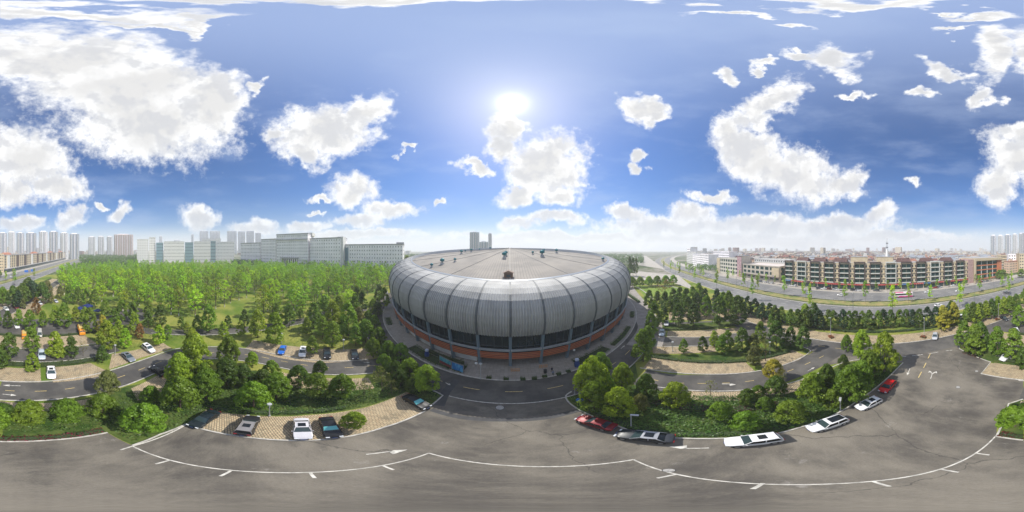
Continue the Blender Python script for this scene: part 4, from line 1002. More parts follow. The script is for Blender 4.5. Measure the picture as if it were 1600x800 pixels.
hedge('clipped_hedge', [BL(s, -28.6) for s in range(-190, -66, 8)], 1.6, 0.9, (0.06, 0.11, 0.025), 'dark continuous hedge beyond the golden trees beside the boulevard')
for o_ in (0.7, 9.0):
    hedge('median_hedge', [BL(s, o_) for s in range(-200, 200, 8)], 0.7, 0.5, (0.05, 0.09, 0.02), 'thin dark clipped hedge on the %s edge of the boulevard median' % ('near' if o_ < 2 else 'far'), group='hedges edging the median', dens=14)
hedge('clipped_hedge', PX([(982, 461), (990, 467), (999, 473)]), 2.0, 1.8, (0.055, 0.13, 0.025), 'tall block hedge beside the service road right of the arena')
hedge('bed_shrub', [CR(a, 69.2) for a in range(24, 37, 2)], 1.7, 0.9, (0.08, 0.15, 0.03), 'bed of clipped shrubs along the arena, right of the forecourt')
hedge('bed_shrub', [CR(a, 69.0) for a in range(44, 52, 2)], 2.0, 0.9, (0.08, 0.15, 0.03), 'small shrub bed at the far right foot of the arena')
hedge('bed_shrub', [CR(a, 68.7) for a in (-21, -18, -15, -12, -9, -7)], 3.4, 0.8, (0.05, 0.10, 0.022), 'dark shrub bed around the blue billboards')
hedge('bed_shrub', [CR(a, 66.6) for a in (-17, -14, -11, -8)], 1.2, 1.6, (0.035, 0.065, 0.02), 'dark tall shrubs behind the blue billboards')
hedge('bed_shrub', [CR(a, 69.0) for a in (-42, -39, -36)], 2.4, 0.8, (0.05, 0.10, 0.022), 'short shrub bed at the left foot of the arena')
hedge('bed_shrub', [CR(a, 68.6) for a in (13, 16, 19, 22)], 3.2, 0.8, (0.05, 0.10, 0.022), 'shrub bed with the blue pillar, right of the entrance')
WB = []
for i, (px, py) in enumerate([(764, 592), (791, 594), (817, 594), (835, 593), (851, 590), (873, 586), (888, 582)]):
    q = G(px, py - 2, 0.3); hedge('planter_shrub', [q + Vector((-0.5, 0, 0)), q + Vector((0.5, 0.02, 0))], 0.9, 0.75, (0.05, 0.10, 0.02), f'low round shrub, {ORD[i] if i else "leftmost"} on the kerb in front of the arena entrance', 'shrub', 'shrubs on the entrance kerb', 90, 0.08)
for i, (px, py) in enumerate([(616, 548), (626, 556), (637, 563), (648, 570), (612, 537)]):
    q = G(px, py, 0.2); hedge('planter_shrub', [q + Vector((-0.4, 0, 0)), q + Vector((0.4, 0.02, 0))], 0.8, 0.6, (0.04, 0.08, 0.02), f'small dark shrub, {ORD[i] if i else "leftmost"} of the row on the kerb by the arena left forecourt', 'shrub', 'shrubs on the left forecourt kerb', 60, 0.08)
for i, (px, py) in enumerate([(1299, 526), (1443, 526), (1559, 499), (1196, 498)]):
    q = G(px, py, 0.3); hedge('red_planter_bush', [q + Vector((-1.0, 0, 0)), q + Vector((1.0, 0.3, 0))], 1.3, 0.8, (0.30, 0.06, 0.025), ['small rust red bush at the foot of the lamp among the tree screen', 'rust red bush beside the silver car', 'rust red bush beside the dark car at the far right', 'rust red bush by the lane bend near the arena side lot'][i], 'bush', 'rust red bushes', 40)

# ------------------------------------------------------------------ cars
CARP = None
def carpaint():
    m = bpy.data.materials.new('car_paint'); m.use_nodes = True; t = m.node_tree; b = t.nodes['Principled BSDF']
    oi = N(t, 'ShaderNodeObjectInfo'); t.links.new(oi.outputs['Color'], b.inputs['Base Color'])
    b.inputs['Roughness'].default_value = 0.35; b.inputs['Coat Weight'].default_value = 0.25; b.inputs['Coat Roughness'].default_value = 0.1; b.inputs['Specular IOR Level'].default_value = 0.3; b.inputs['Metallic'].default_value = 0.1
    return m
CARP = carpaint()
CGL = mat('car_glass', (0.01, 0.013, 0.015), 0.08, spec=0.4)
WSH = mat('windscreen_glass', (0.03, 0.05, 0.055), 0.08, spec=0.6)
SHADEM = mat('teal_sunshade', (0.12, 0.42, 0.42), 0.4, 0.2)
TYRE = mat('tyre_rubber', (0.02, 0.02, 0.02), 0.85); RIMM = mat('alloy_rim', (0.45, 0.46, 0.47), 0.35, 0.7)
HL = mat('headlamp_lens', (0.6, 0.62, 0.65), 0.1, spec=0.8); TLM = mat('tail_lamp_lens', (0.35, 0.01, 0.01), 0.2); BLK = mat('black_trim', (0.02, 0.02, 0.022), 0.5)
PLATE = mat('blue_number_plate', (0.05, 0.12, 0.45), 0.5)
def loft(mb, st, mi=0, cap=True):
    """st: list of (x, [ (y,z)...half profile from bottom centre to top centre ])"""
    rings = []
    for x, hp in st:
        full = [(y, z) for y, z in hp] + [(-y, z) for y, z in reversed(hp)]
        rings.append([(x, y, z) for y, z in full])
    n = len(rings[0]); v = [q for r in rings for q in r]; fs = []
    for i in range(len(rings) - 1):
        for k in range(n): fs.append((i * n + k, i * n + (k + 1) % n, (i + 1) * n + (k + 1) % n, (i + 1) * n + k))
    if cap: fs.append(tuple(range(n))[::-1]); fs.append(tuple((len(rings) - 1) * n + k for k in range(n)))
    mb.add(v, fs, mi)
def subdivided(me):
    o = bpy.data.objects.new('tmp', me); COL.objects.link(o); md_ = o.modifiers.new('s', 'SUBSURF'); md_.levels = 2
    m2 = bpy.data.meshes.new_from_object(o.evaluated_get(bpy.context.evaluated_depsgraph_get())); m2.name = me.name
    bpy.data.objects.remove(o); m2.polygons.foreach_set('use_smooth', [True] * len(m2.polygons)); return m2
def car_meshes(style):
    """x forward. returns dict of part -> mesh"""
    P = dict(sedan=dict(L=4.75, Wd=1.84, bel=0.93, roof=1.45, hood=0.80, tr=0.98, ws=(0.95, 0.15), rs=(-1.75, -1.05)),
             suv=dict(L=4.7, Wd=1.9, bel=1.06, roof=1.70, hood=1.0, tr=1.06, ws=(0.95, 0.25), rs=(-2.15, -1.85)),
             hatch=dict(L=4.15, Wd=1.76, bel=0.95, roof=1.50, hood=0.86, tr=0.98, ws=(0.95, 0.2), rs=(-1.95, -1.5)),
             van=dict(L=4.3, Wd=1.65, bel=1.05, roof=1.9, hood=0.95, tr=1.05, ws=(1.75, 1.25), rs=(-2.1, -2.0)))[style]
    L = P['L']; w = P['Wd'] / 2; h = L / 2; bel = P['bel']; out = {}
    mb = MB(); st = []
    def sec(x, ww, zb, zs, zt): return (x, [(0, zb), (ww * .86, zb), (ww * .98, zb + .12), (ww, zs - .12), (ww * .95, zs), (ww * .80, zt), (0, zt + 0.02)])
    st.append(sec(-h, w * .66, .38, bel * .82, P['tr'] * .80)); st.append(sec(-h + .07, w * .90, .28, bel * .93, P['tr'] * .95)); st.append(sec(-h + .35, w * .97, .20, bel * .99, P['tr']))
    st.append(sec(P['rs'][0], w, .19, bel, P['tr'])); st.append(sec(-0.4, w, .18, bel, bel)); st.append(sec(P['ws'][0], w, .18, bel, bel * .99))
    st.append(sec((P['ws'][0] + h) / 2, w * .98, .18, bel * .93, P['hood'] * 1.02)); st.append(sec(h - .35, w * .93, .20, bel * .84, P['hood'] * .93)); st.append(sec(h - .10, w * .80, .28, bel * .70, P['hood'] * .78)); st.append(sec(h, w * .58, .38, bel * .58, P['hood'] * .64))
    loft(mb, st); out['body'] = (subdivided(mb.mesh(style + '_body', CARP, True)), None)
    # glasshouse
    a0, a1 = P['ws']; r0, r1 = P['rs']; rf = P['roof']; wt = w * .74; wb = w * .93
    mb = MB(); v = [(a0, -wb, bel - .02), (a0, wb, bel - .02), (r0, wb, bel - .02), (r0, -wb, bel - .02), (a1, -wt, rf - .03), (a1, wt, rf - .03), (r1, wt, rf - .03), (r1, -wt, rf - .03)]
    mb.add(v, [(1, 2, 6, 5), (3, 0, 4, 7)]); out['side_window'] = (mb.mesh('side_window', CGL), None)
    mb = MB(); mb.add([v[0], v[1], v[5], v[4]], [(0, 1, 2, 3)]); out['windscreen'] = (mb.mesh('windscreen', WSH), None)
    mb = MB(); mb.add([v[2], v[3], v[7], v[6]], [(0, 1, 2, 3)]); out['rear_window'] = (mb.mesh('rear_window', CGL), None)
    mb = MB(); nx = 5; ny = 5; vv = []
    for i in range(nx + 1):
        for j in range(ny + 1):
            x = a1 + .04 + (r1 - .06 - a1 - .04) * i / nx; y = -wt - .02 + (2 * wt + .04) * j / ny
            vv.append((x, y, rf - .03 + .075 * (1 - (2 * j / ny - 1) ** 2) * (1 - 0.6 * (2 * i / nx - 1) ** 2)))
    mb.add(vv, [(i * (ny + 1) + j, i * (ny + 1) + j + 1, (i + 1) * (ny + 1) + j + 1, (i + 1) * (ny + 1) + j) for i in range(nx) for j in range(ny)])
    n0 = len(vv)
    for s in (-1, 1):
        for (xa, xb) in ((a0, a1), (r0, r1)): mb.tube([(xa, s * wb, bel - .01), (xb, s * wt, rf - .02)], .05, 5)
        mb.tube([((a0 + r0) / 2 - .1, s * wb * 1.0, bel), ((a1 + r1) / 2, s * wt, rf - .03)], .045, 4)
        mb.tube([(a1, s * wt, rf - .03), (r1, s * wt, rf - .03)], .045, 4)
    out['roof'] = (mb.mesh('roof', CARP, True), None)
    mb = MB(); mb.box(((a1 * .55 + r1 * .45), 0, rf + .05), (.75, .8, .012)); out['sunroof'] = (mb.mesh('sunroof', CGL), None)
    wr = .33 if style != 'suv' else .37
    mb = MB(); mb.tube([(0, -.11, 0), (0, .11, 0)], wr, 16); out['wheel'] = (mb.mesh('tyre', TYRE), [(x, s * (w - .10), wr) for x in (h - .88, -h + .95) for s in (-1, 1)])
    mb = MB(); mb.tube([(0, -.125, 0), (0, .125, 0)], wr * .62, 10); out['rim'] = (mb.mesh('rim', RIMM), None)
    mb = MB(); mb.box((0, 0, 0), (.20, .36, .14)); out['headlight'] = (mb.mesh('headlight', HL), [(h - .14, s * w * .66, P['hood'] * .76) for s in (-1, 1)])
    mb = MB(); mb.box((0, 0, 0), (.10, .34, .16)); out['tail_light'] = (mb.mesh('tail_light', TLM), [(-h + .05, s * w * .66, bel * .82) for s in (-1, 1)])
    mb = MB(); mb.box((0, 0, 0), (.14, .10, .10)); out['wing_mirror'] = (mb.mesh('wing_mirror', CARP), [(a0 - .15, s * (w + .07), bel + .04) for s in (-1, 1)])
    mb = MB(); mb.box((0, 0, 0), (.02, .44, .14)); out['number_plate'] = (mb.mesh('number_plate', PLATE), [(h + .005, 0, .45), (-h - .005, 0, .60)])
    mb = MB(); mb.box((h - .03, 0, .42), (.12, w * .9, .16)); out['grille'] = (mb.mesh('grille', BLK), None)
    mb = MB(); mb.tube([(0, -.13, 0), (0, .13, 0)], wr + .07, 14)
    out['wheel_arch'] = (mb.mesh('wheel_arch', BLK), [(x, s * (w - .142), wr) for x in (h - .88, -h + .95) for s in (-1, 1)])
    mb = MB(); mb.add([(a0 - .12, -wb * .86, bel + .03), (a0 - .12, wb * .86, bel + .03), (a1 + .03, wt * .95, rf - .09), (a1 + .03, -wt * .95, rf - .09)], [(0, 1, 2, 3)])
    mb.v = [(x + .035, y, z + .03) for x, y, z in mb.v]; out['sunshade'] = (mb.mesh('sunshade', SHADEM), None)
    return out
CM = {k: car_meshes(k) for k in ('sedan', 'suv', 'hatch', 'van')}
def car(pos, ang, style, col, label, group=None, sunroof=False, shade=False, bigroof=False, scale=1.0, roofcol=None, name=None, z=0.03):
    """ang: heading (clockwise from +Y)"""
    t = thing(name or {'sedan': 'parked_car', 'suv': 'parked_car', 'hatch': 'parked_car', 'van': 'parked_van'}[style], label, 'van' if style == 'van' else 'car', (pos[0], pos[1], z), PI / 2 - ang, group)
    t.scale = (scale,) * 3
    for part, (me, locs) in CM[style].items():
        if part == 'rim' or (part == 'sunroof' and not sunroof) or (part == 'sunshade' and not shade): continue
        for lc in (locs or [(0, 0, 0)]):
            o = obj(part, me, t, lc, 0, (roofcol or col) if part == 'roof' else col)
            if part == 'sunroof' and bigroof: o.scale = (2.3, 1.35, 1.0); o.location = (0.62 if style == 'suv' else 0.3, 0, 0.0)
            if part == 'wheel': obj('rim', CM[style]['rim'][0], o, (0, 0, 0))
    return t
def carpx(c, f, style, col, label, **k):
    """c centre pixel, f pixel of a ground-level direction ahead of the car"""
    zc = 0.75; C0 = G(c[0], c[1], zc); F = G(f[0], f[1], zc); v = F - C0
    return car(C0, math.atan2(v.x, v.y), style, col, label, **k)
WHT = (0.72, 0.72, 0.72); BLKC = (0.008, 0.009, 0.011); SIL = (0.42, 0.43, 0.45); GRY = (0.16, 0.17, 0.19); RED = (0.45, 0.008, 0.012); BRED = (0.50, 0.008, 0.01); BLUE = (0.02, 0.14, 0.55); TEALC = (0.006, 0.014, 0.018); PALE = (0.45, 0.52, 0.58)
KERBG = 'cars parked along the curved kerb'
carpx((930, 660), (907, 652), 'sedan', (0.16, 0.005, 0.01), 'dark red sedan at the kerb beside the blue road sign', group=KERBG)
carpx((1007, 682), (972, 677), 'sedan', (0.03, 0.034, 0.04), 'long dark grey sedan with pale roof panel between the dark red and white cars', group=KERBG, sunroof=True, scale=1.12, roofcol=(0.30, 0.31, 0.33))
carpx((1178, 688), (1135, 691), 'suv', WHT, 'long white car with open sunroof, nearest the camera at the kerb', group=KERBG, sunroof=True, scale=1.04)
carpx((1294, 662), (1265, 670), 'suv', WHT, 'white car with large black glass roof at the curved kerb', group=KERBG, sunroof=True, bigroof=True, scale=1.02)
carpx((1358, 630), (1342, 637), 'hatch', WHT, 'small white hatchback behind the bright red one at the kerb', group=KERBG, sunroof=True)
carpx((1387, 603), (1381, 609), 'hatch', BRED, 'bright red hatchback, last car at the end of the tree island', group=KERBG)
FR = 'cars in the front paver bays'
carpx((320, 654), (305, 663), 'sedan', TEALC, 'dark teal sedan parked askew at the left end of the paver bays', group=FR)
carpx((388, 664), (398, 645), 'suv', (0.022, 0.023, 0.026), 'black car with grey roof and sunroof parked tail out on the pavers', group=FR, sunroof=True, roofcol=(0.22, 0.21, 0.21))
carpx((472, 669), (475, 690), 'sedan', (0.55, 0.54, 0.56), 'silver white sedan with sunroof facing out on the pavers', group=FR, sunroof=True)
carpx((515, 667), (524, 684), 'sedan', BLKC, 'black sedan with teal sunshade in its windscreen', group=FR, shade=True)
carpx((650, 627), (666, 635), 'sedan', BLKC, 'black sedan alone at the right end of the paver bays', group=FR, shade=True)
ML = 'cars in the mid-left paver bays'
carpx((441, 546), (437, 555), 'sedan', BLUE, 'bright blue coupe alone on the pavers', group=ML, scale=0.95)
carpx((473, 550), (471, 560), 'suv', WHT, 'white car with sunroof beside the bright blue coupe', group=ML, sunroof=True)
carpx((511, 552), (512, 562), 'suv', (0.012, 0.014, 0.018), 'black car right of the cone tree on the mid-left pavers', group=ML)
carpx((554, 553), (556, 562), 'sedan', (0.012, 0.014, 0.018), 'black sedan at the arena end of the mid-left pavers', group=ML)
carpx((80, 581), (81, 594), 'sedan', WHT, 'white sedan with black sunroof alone in the lower left bays', sunroof=True)
carpx((65, 553), (66, 561), 'sedan', PALE, 'pale blue-white sedan driving behind the yellow-green cone tree')
carpx((62, 521), (62, 529), 'van', (0.45, 0.44, 0.40), 'grey-white van beside the small orange truck')
carpx((200, 557), (210, 565), 'sedan', (0.17, 0.19, 0.22), 'dark grey sedan with sunroof on the upper left pavers', sunroof=True)
carpx((232, 544), (242, 551), 'suv', WHT, 'white car with sunroof at the top of the upper left pavers', sunroof=True)
carpx((247, 579), (240, 574), 'sedan', BLKC, 'dark sedan half hidden by the yellow-green tree at the lane bend')
carpx((26, 508), (29, 515), 'sedan', WHT, 'white sedan beneath the trees beside the orange truck lot')
for i, (px, py, cc_, lb) in enumerate([(9, 482, WHT, 'white sedan nearest the photo edge in the far left lot'), (36, 478, WHT, 'white sedan beside a maroon car in the far left lot'), (25, 480, (0.16, 0.02, 0.03), 'maroon sedan between two white cars in the far left lot'), (62, 473, WHT, 'white sedan nearest the lamp post in the far left lot'), (87, 470, (0.5, 0.5, 0.55), 'silver sedan under the dark tree clump')]):
    carpx((px, py), (px + 4, py + 3), 'sedan', cc_, lb, group='cars in the far left lot')
carpx((604, 457), (602, 461), 'hatch', WHT, 'small white car on the ring road left of the arena')
carpx((1034, 519), (1033, 527), 'sedan', (0.48, 0.55, 0.60), 'pale blue sedan by the arena side trees')
carpx((1041, 504), (1041, 510), 'sedan', WHT, 'white sedan half under the tree behind the pale blue one')
carpx((1461, 525), (1460, 531), 'hatch', SIL, 'silver car beside the rust red bush')
carpx((1569, 497), (1575, 500), 'sedan', (0.03, 0.035, 0.045), 'dark sedan beside the farthest rust red bush')
carpx((1588, 517), (1590, 522), 'hatch', WHT, 'white hatchback above the corner trees at the right edge')
carpx((1573, 556), (1568, 560), 'sedan', WHT, 'white car mostly hidden behind the corner trees')
carpx((1117, 467), (1122, 467), 'sedan', (0.18, 0.02, 0.03), 'dark red car among the trees beside the boulevard')
carpx((1502, 494), (1506, 492), 'suv', WHT, 'white vehicle glimpsed between trees left of the golden ones')
carpx((1430, 503), (1434, 502), 'sedan', WHT, 'white car glimpsed through the tree screen on the boulevard')
# boulevard traffic
fw = math.atan2(U.x, U.y)
BV = 'cars on the boulevard'
for (s, o, back, st, c, lb) in [(14, 17, 0, 'sedan', PALE, 'light blue car on the far carriageway, ahead of the white one'), (-8, 19, 0, 'sedan', WHT, 'white car on the far carriageway left of the bus'),
      (-66, 23, 0, 'sedan', WHT, 'white car behind the bus on the far carriageway'), (-87, 17, 0, 'sedan', WHT, 'white sedan on the far carriageway opposite the framed glass building'), (-62, -6, 1, 'sedan', WHT, 'white sedan on the near carriageway beyond the screen trees'),
      (-110, -8, 1, 'suv', GRY, 'grey car on the near carriageway near the right edge'), (130, 17, 0, 'sedan', WHT, 'white car on the hazy stretch of boulevard'), (175, 20, 0, 'sedan', SIL, 'silver car far up the hazy boulevard'), (-150, 20, 0, 'sedan', WHT, 'white car at the far right end of the carriageway'),
      (-205, 22, 0, 'sedan', WHT, 'white car beside the long cream building'), (-226, 16, 0, 'sedan', (0.25, 0.2, 0.4), 'dark car beside the long cream building'), (-182, 15, 0, 'sedan', WHT, 'white car nearest the left photo edge on the boulevard')]:
    car(BL(s, o), fw + (PI if back else 0), st, c, lb, group=BV, name='moving_car')
for i, (s, c) in enumerate([(-4, WHT), (-1, SIL), (3.5, (0.2, 0.02, 0.03)), (8, WHT), (12, GRY), (33, WHT), (37, WHT), (56, WHT), (60, SIL), (64, WHT), (68, GRY), (-14, (0.03, 0.03, 0.035)), (-18, WHT), (-31, GRY), (-72, WHT), (-76, (0.3, 0.02, 0.02)), (-80, WHT), (-92, WHT), (-97, WHT), (-120, (0.35, 0.03, 0.02)), (-124, WHT), (-128, GRY)]):
    car(BL(s, 33.6 + (i % 3) * 0.4), fw + (0.0 if i % 2 else PI), ('sedan', 'suv', 'hatch')[i % 3], c, f"{ {WHT: 'white', SIL: 'silver', GRY: 'dark grey'}.get(c, 'dark coloured' if max(c) < 0.1 else 'red') } car parked before the shops, {ORD[21 - i] if i != 21 else 'leftmost'} along the pavement", group='cars parked before the shopfronts')

# orange small trucks
def small_truck(c, f, label, col=(0.75, 0.28, 0.02), big=False):
    C0 = G(*c, 1.0); F = G(*f, 1.0); v = F - C0
    t = thing('small_truck', label, 'truck', (C0.x, C0.y, 0.03), PI / 2 - math.atan2(v.x, v.y), 'small orange trucks'); s = 1.25 if big else 1.0; t.scale = (s, s, s)
    YP = mat('orange_truck_paint', (0.75, 0.28, 0.02), 0.45)
    mb = MB(); loft(mb, [(0.9, [(0, .35), (.78, .35), (.8, 1.1), (.66, 1.78), (0, 1.8)]), (1.9, [(0, .35), (.78, .35), (.8, 1.05), (.66, 1.72), (0, 1.74)]), (2.2, [(0, .4), (.75, .4), (.76, .95), (.62, 1.15), (0, 1.17)])]); mb.build('cab', YP, t)
    mb = MB(); mb.box((-0.75, 0, .95), (3.0, 1.66, .12)); 
    for a in ((-0.75, .80, 1.25, 3.0, .06), (-0.75, -.80, 1.25, 3.0, .06)): mb.box(a[:3], (a[3], a[4], .5))
    mb.box((-2.22, 0, 1.25), (.06, 1.66, .5)); mb.box((.72, 0, 1.35), (.06, 1.66, .7)); mb.build('cargo_bed', YP, t)
    mb = MB(); mb.box((-.8, 0, 1.42), (2.6, 1.3, .75)); mb.build('load', mat('load_wrap', (0.5, 0.36, 0.12), 0.8, var=.3, vscale=2), t)
    mb = MB(); mb.add([(2.19, -.66, 1.16), (2.19, .66, 1.16), (1.96, .58, 1.66), (1.96, -.58, 1.66)], [(0, 1, 2, 3)]); mb.build('windscreen', WSH, t)
    mb = MB(); mb.box((-.3, 0, .55), (4.2, .8, .2)); mb.build('chassis', BLK, t)
    for x in (1.4, -1.3):
        for sy in (-1, 1): w_ = obj('wheel', CM['sedan']['wheel'][0], t, (x, sy * .72, .33)); obj('rim', CM['sedan']['rim'][0], w_)
small_truck((38, 523), (38, 531), 'small orange truck beside the grey-white van')
small_truck((127, 516), (130, 524), 'larger orange truck with tan load half behind a tree', big=True)

# bus
def bus(pos, ang):
    t = thing('coach_bus', 'white coach with magenta lower panels on the far carriageway', 'bus', (pos.x, pos.y, 0.02), PI / 2 - ang)
    WB_ = mat('bus_white', (0.75, 0.72, 0.72), 0.35); MG = mat('bus_magenta', (0.62, 0.03, 0.22), 0.35)
    mb = MB(); loft(mb, [(-5.9, [(0, .5), (1.15, .5), (1.2, 1.6), (1.18, 2.9), (1.0, 3.15), (0, 3.2)]), (5.6, [(0, .45), (1.15, .45), (1.2, 1.6), (1.18, 2.9), (1.0, 3.15), (0, 3.2)]), (5.95, [(0, .5), (1.05, .5), (1.1, 1.5), (1.0, 2.7), (.85, 2.95), (0, 3.0)])]); mb.build('body', WB_, t)
    for s in (-1, 1):
        mb = MB()
        mb.add([(-5.9, s * 1.215, .45), (3.8, s * 1.215, .45), (2.2, s * 1.22, 1.3), (-1.5, s * 1.222, 1.0), (-3.4, s * 1.22, 1.45), (-5.9, s * 1.215, 1.2)], [(0, 1, 2, 3, 4, 5)]); mb.build('painted_panel', MG, t)
        mb = MB(); mb.add([(-5.6, s * 1.212, 1.75), (5.2, s * 1.212, 1.75), (5.0, s * 1.20, 2.7), (-5.6, s * 1.20, 2.7)], [(0, 1, 2, 3)]); mb.build('side_window', CGL, t)
    mb = MB(); mb.add([(5.98, -1.0, 1.35), (5.98, 1.0, 1.35), (5.98, .85, 2.7), (5.98, -.85, 2.7)], [(0, 1, 2, 3)]); mb.build('windscreen', WSH, t)
    mb = MB(); mb.box((-1.5, 0, 3.3), (2.6, 1.6, .25)); mb.build('roof_unit', WB_, t)
    mb = MB(); mb.box((0, 0, 3.225), (11.0, 1.9, .03)); mb.build('roof_stripe', MG, t)
    for x in (3.6, -3.4):
        for s in (-1, 1):
            mb = MB(); mb.tube([(x, s * 1.0, .5), (x, s * 1.23, .5)], .5, 14); w_ = mb.build('wheel', TYRE, t)
            mb = MB(); mb.tube([(x, s * 1.1, .5), (x, s * 1.25, .5)], .28, 10); mb.build('rim', RIMM, w_)
bus(BL(-47.5, 16.5), fw)

# ------------------------------------------------------------------ lamps, signs, people
POLE = mat('pale_painted_steel', (0.42, 0.43, 0.43), 0.5, 0.2); DPOLE = mat('grey_pole', (0.20, 0.21, 0.22), 0.5, 0.3)
def lot_lamp(px, py, h, label, disc=True, arm=0.0):
    q = G(px, py); t = thing('lamp_post', label, 'lamp post', tuple(q), random.random() * 6, 'short pale lamp posts')
    mb = MB(); mb.tube([(0, 0, 0), (0, 0, h)], [.085, .06], 8); mb.build('pole', POLE, t)
    mb = MB(); mb.tube([(0, 0, 0), (0, 0, .3)], .16, 8); mb.build('base', POLE, t)
    mb = MB()
    if disc: mb.tube([(0, 0, h), (0, 0, h + .12)], [.34, .28], 14)
    else: mb.box((.35, 0, h), (.9, .3, .12))
    mb.build('lamp_head', POLE, t)
LL_ = [(421, 650, 4.2, 'pale round-headed lamp post behind the paver bays of the silver sedan', 1), (537, 548, 4, 'pale lamp post between the two black cars', 1), (440, 537, 4, 'pale lamp post behind the bright blue coupe', 0), (180, 554, 3.4, 'short lamp post beside the dark grey sedan', 1),
 (986, 667, 4.5, 'pale lamp post with side head beside the dark sedan roof', 0), (1313, 642, 4.5, 'pale lamp post beside the white glass-roofed car', 0), (898, 617, 4.5, 'pale lamp post on the kerb beside the blue road sign', 1), (1203, 552, 4, 'lamp post in the hedge strip of the right pavers', 1), (1051, 549, 3.4, 'short lamp post on the small bays beside the arena lot', 1),
 (1298, 524, 7, 'tall pale lamp post rising from a rust red bush', 0), (1444, 525, 7, 'tall pale lamp post beside the silver car', 0), (1560, 498, 7, 'tall pale lamp post beside the dark car', 0), (38, 470, 8, 'tall pale lamp post in the far left lot', 0), (201, 502, 6, 'pale lamp post at the grove edge above the left slope', 0), (751, 592, 5.0, 'pale lamp post beside the blue billboards', 1), (1192, 496, 7, 'tall pale lamp post beside the rust red bush near the arena side lot', 0), (436, 508, 5, 'slim lamp post in the tree line below the grove', 0)]
for a in LL_: lot_lamp(a[0], a[1], a[2], a[3], bool(a[4]))
SPH = mat('white_globe', (0.75, 0.75, 0.72), 0.3)
for px, py, lb in ((744, 578, 'short garden lamp with white globe beside the billboards'), (897, 557, 'short garden lamp with white globe near the blue pillar')):
    q = G(px, py); t = thing('garden_lamp', lb, 'garden lamp', tuple(q), 0, 'globe garden lamps'); mb = MB(); mb.tube([(0, 0, 0), (0, 0, 2.1)], .05, 6); mb.build('pole', DPOLE, t); mb = MB(); mb.sphere((0, 0, 2.35), .32, 0, 12); mb.build('globe', SPH, t, smooth=True)
SIGNB = mat('blue_sign_face', (0.01, 0.12, 0.5), 0.45)
q = G(929.5, 625); q = G(932, 622)
t = thing('road_sign', 'round blue sign on a low post at the kerb corner before the arena', 'sign', tuple(G(906, 634)), 0)
mb = MB(); mb.tube([(0, 0, 0), (0, 0, 2.0)], .04, 6); mb.build('pole', POLE, t); mb = MB(); mb.tube([(0, 0.0, 2.1), (0, -.05, 2.1)], .55, 18); f_ = mb.build('sign_face', SIGNB, t)
mb = MB(); mb.tube([(-.25, -.06, 1.9), (-.05, -.06, 2.15), (.28, -.06, 2.25)], .05, 5); mb.build('arrow', SPH, f_)
t.rotation_euler = (0, 0, -math.atan2(G(906, 634).x, G(906, 634).y))
# billboards
BB1 = mat('billboard_teal_print', rough=0.5, fn=lambda t_, co, c: MIX(t_, MR(t_, NOISE(t_, VM(t_, 'MULTIPLY', co, (1, 1, 0.4)), 1.1, 4, 0.6), 0.4, 0.6), (0.02, 0.22, 0.30, 1), (0.10, 0.42, 0.45, 1)))
BB2 = mat('billboard_red_print', rough=0.5, fn=lambda t_, co, c: MIX(t_, MR(t_, NOISE(t_, co, 2, 4, 0.6), 0.4, 0.6), (0.28, 0.05, 0.05, 1), (0.14, 0.04, 0.05, 1)))
BB3 = mat('billboard_blue_print', rough=0.5, fn=lambda t_, co, c: MIX(t_, MR(t_, NOISE(t_, VM(t_, 'MULTIPLY', co, (1, 1, 0.3)), 1.0, 5, 0.6), 0.42, 0.6), (0.01, 0.16, 0.48, 1), (0.12, 0.42, 0.65, 1)))
def billboard(pa, pb, label, top, low):
    A = G(*pa); B = G(*pb); c = (A + B) / 2; v = B - A; L = v.length; t = thing('billboard', label, 'billboard', (c.x, c.y, 0.1), math.atan2(v.y, v.x), 'billboards before the arena')
    for nm, m_, z0, z1, off in (('poster', top, 1.3, 2.6, 0), ('poster', low, 0.3, 1.3, 0)):
        mb = MB(); mb.box((0, 0, (z0 + z1) / 2), (L, .12, z1 - z0)); mb.build(nm, m_, t)
    mb = MB()
    for x in (-L / 2, L / 2): mb.box((x, 0.02, 1.4), (.14, .2, 2.8))
    mb.box((0, 0.02, 2.68), (L + .14, .2, .12)); mb.build('frame', DPOLE, t)
billboard((687, 568), (705, 577), 'billboard with teal upper half and dull red lower half', BB1, BB2)
billboard((706, 577.5), (724, 584), 'bright blue billboard right of the teal and red one', BB3, BB3)
# blue pillars
for px, py, lb in ((901.5, 573, 'blue pillar with round white top in the right shrub bed'), (667, 558, 'dark blue pillar with white top left of the billboards')):
    q = G(px, py); t = thing('garden_pillar', lb, 'pillar', tuple(q), 0, 'blue pillars by the arena')
    mb = MB(); mb.tube([(0, 0, 0), (0, 0, 1.2), (0, 0, 2.2)], [.55, .62, .42], 14); mb.build('body', mat('blue_pillar_paint', (0.02, 0.06, 0.22), 0.5), t)
    mb = MB(); mb.sphere((0, 0, 2.5), .5, 0, 14); mb.build('top', mat('pale_top', (0.45, 0.5, 0.62), 0.4), t, smooth=True)
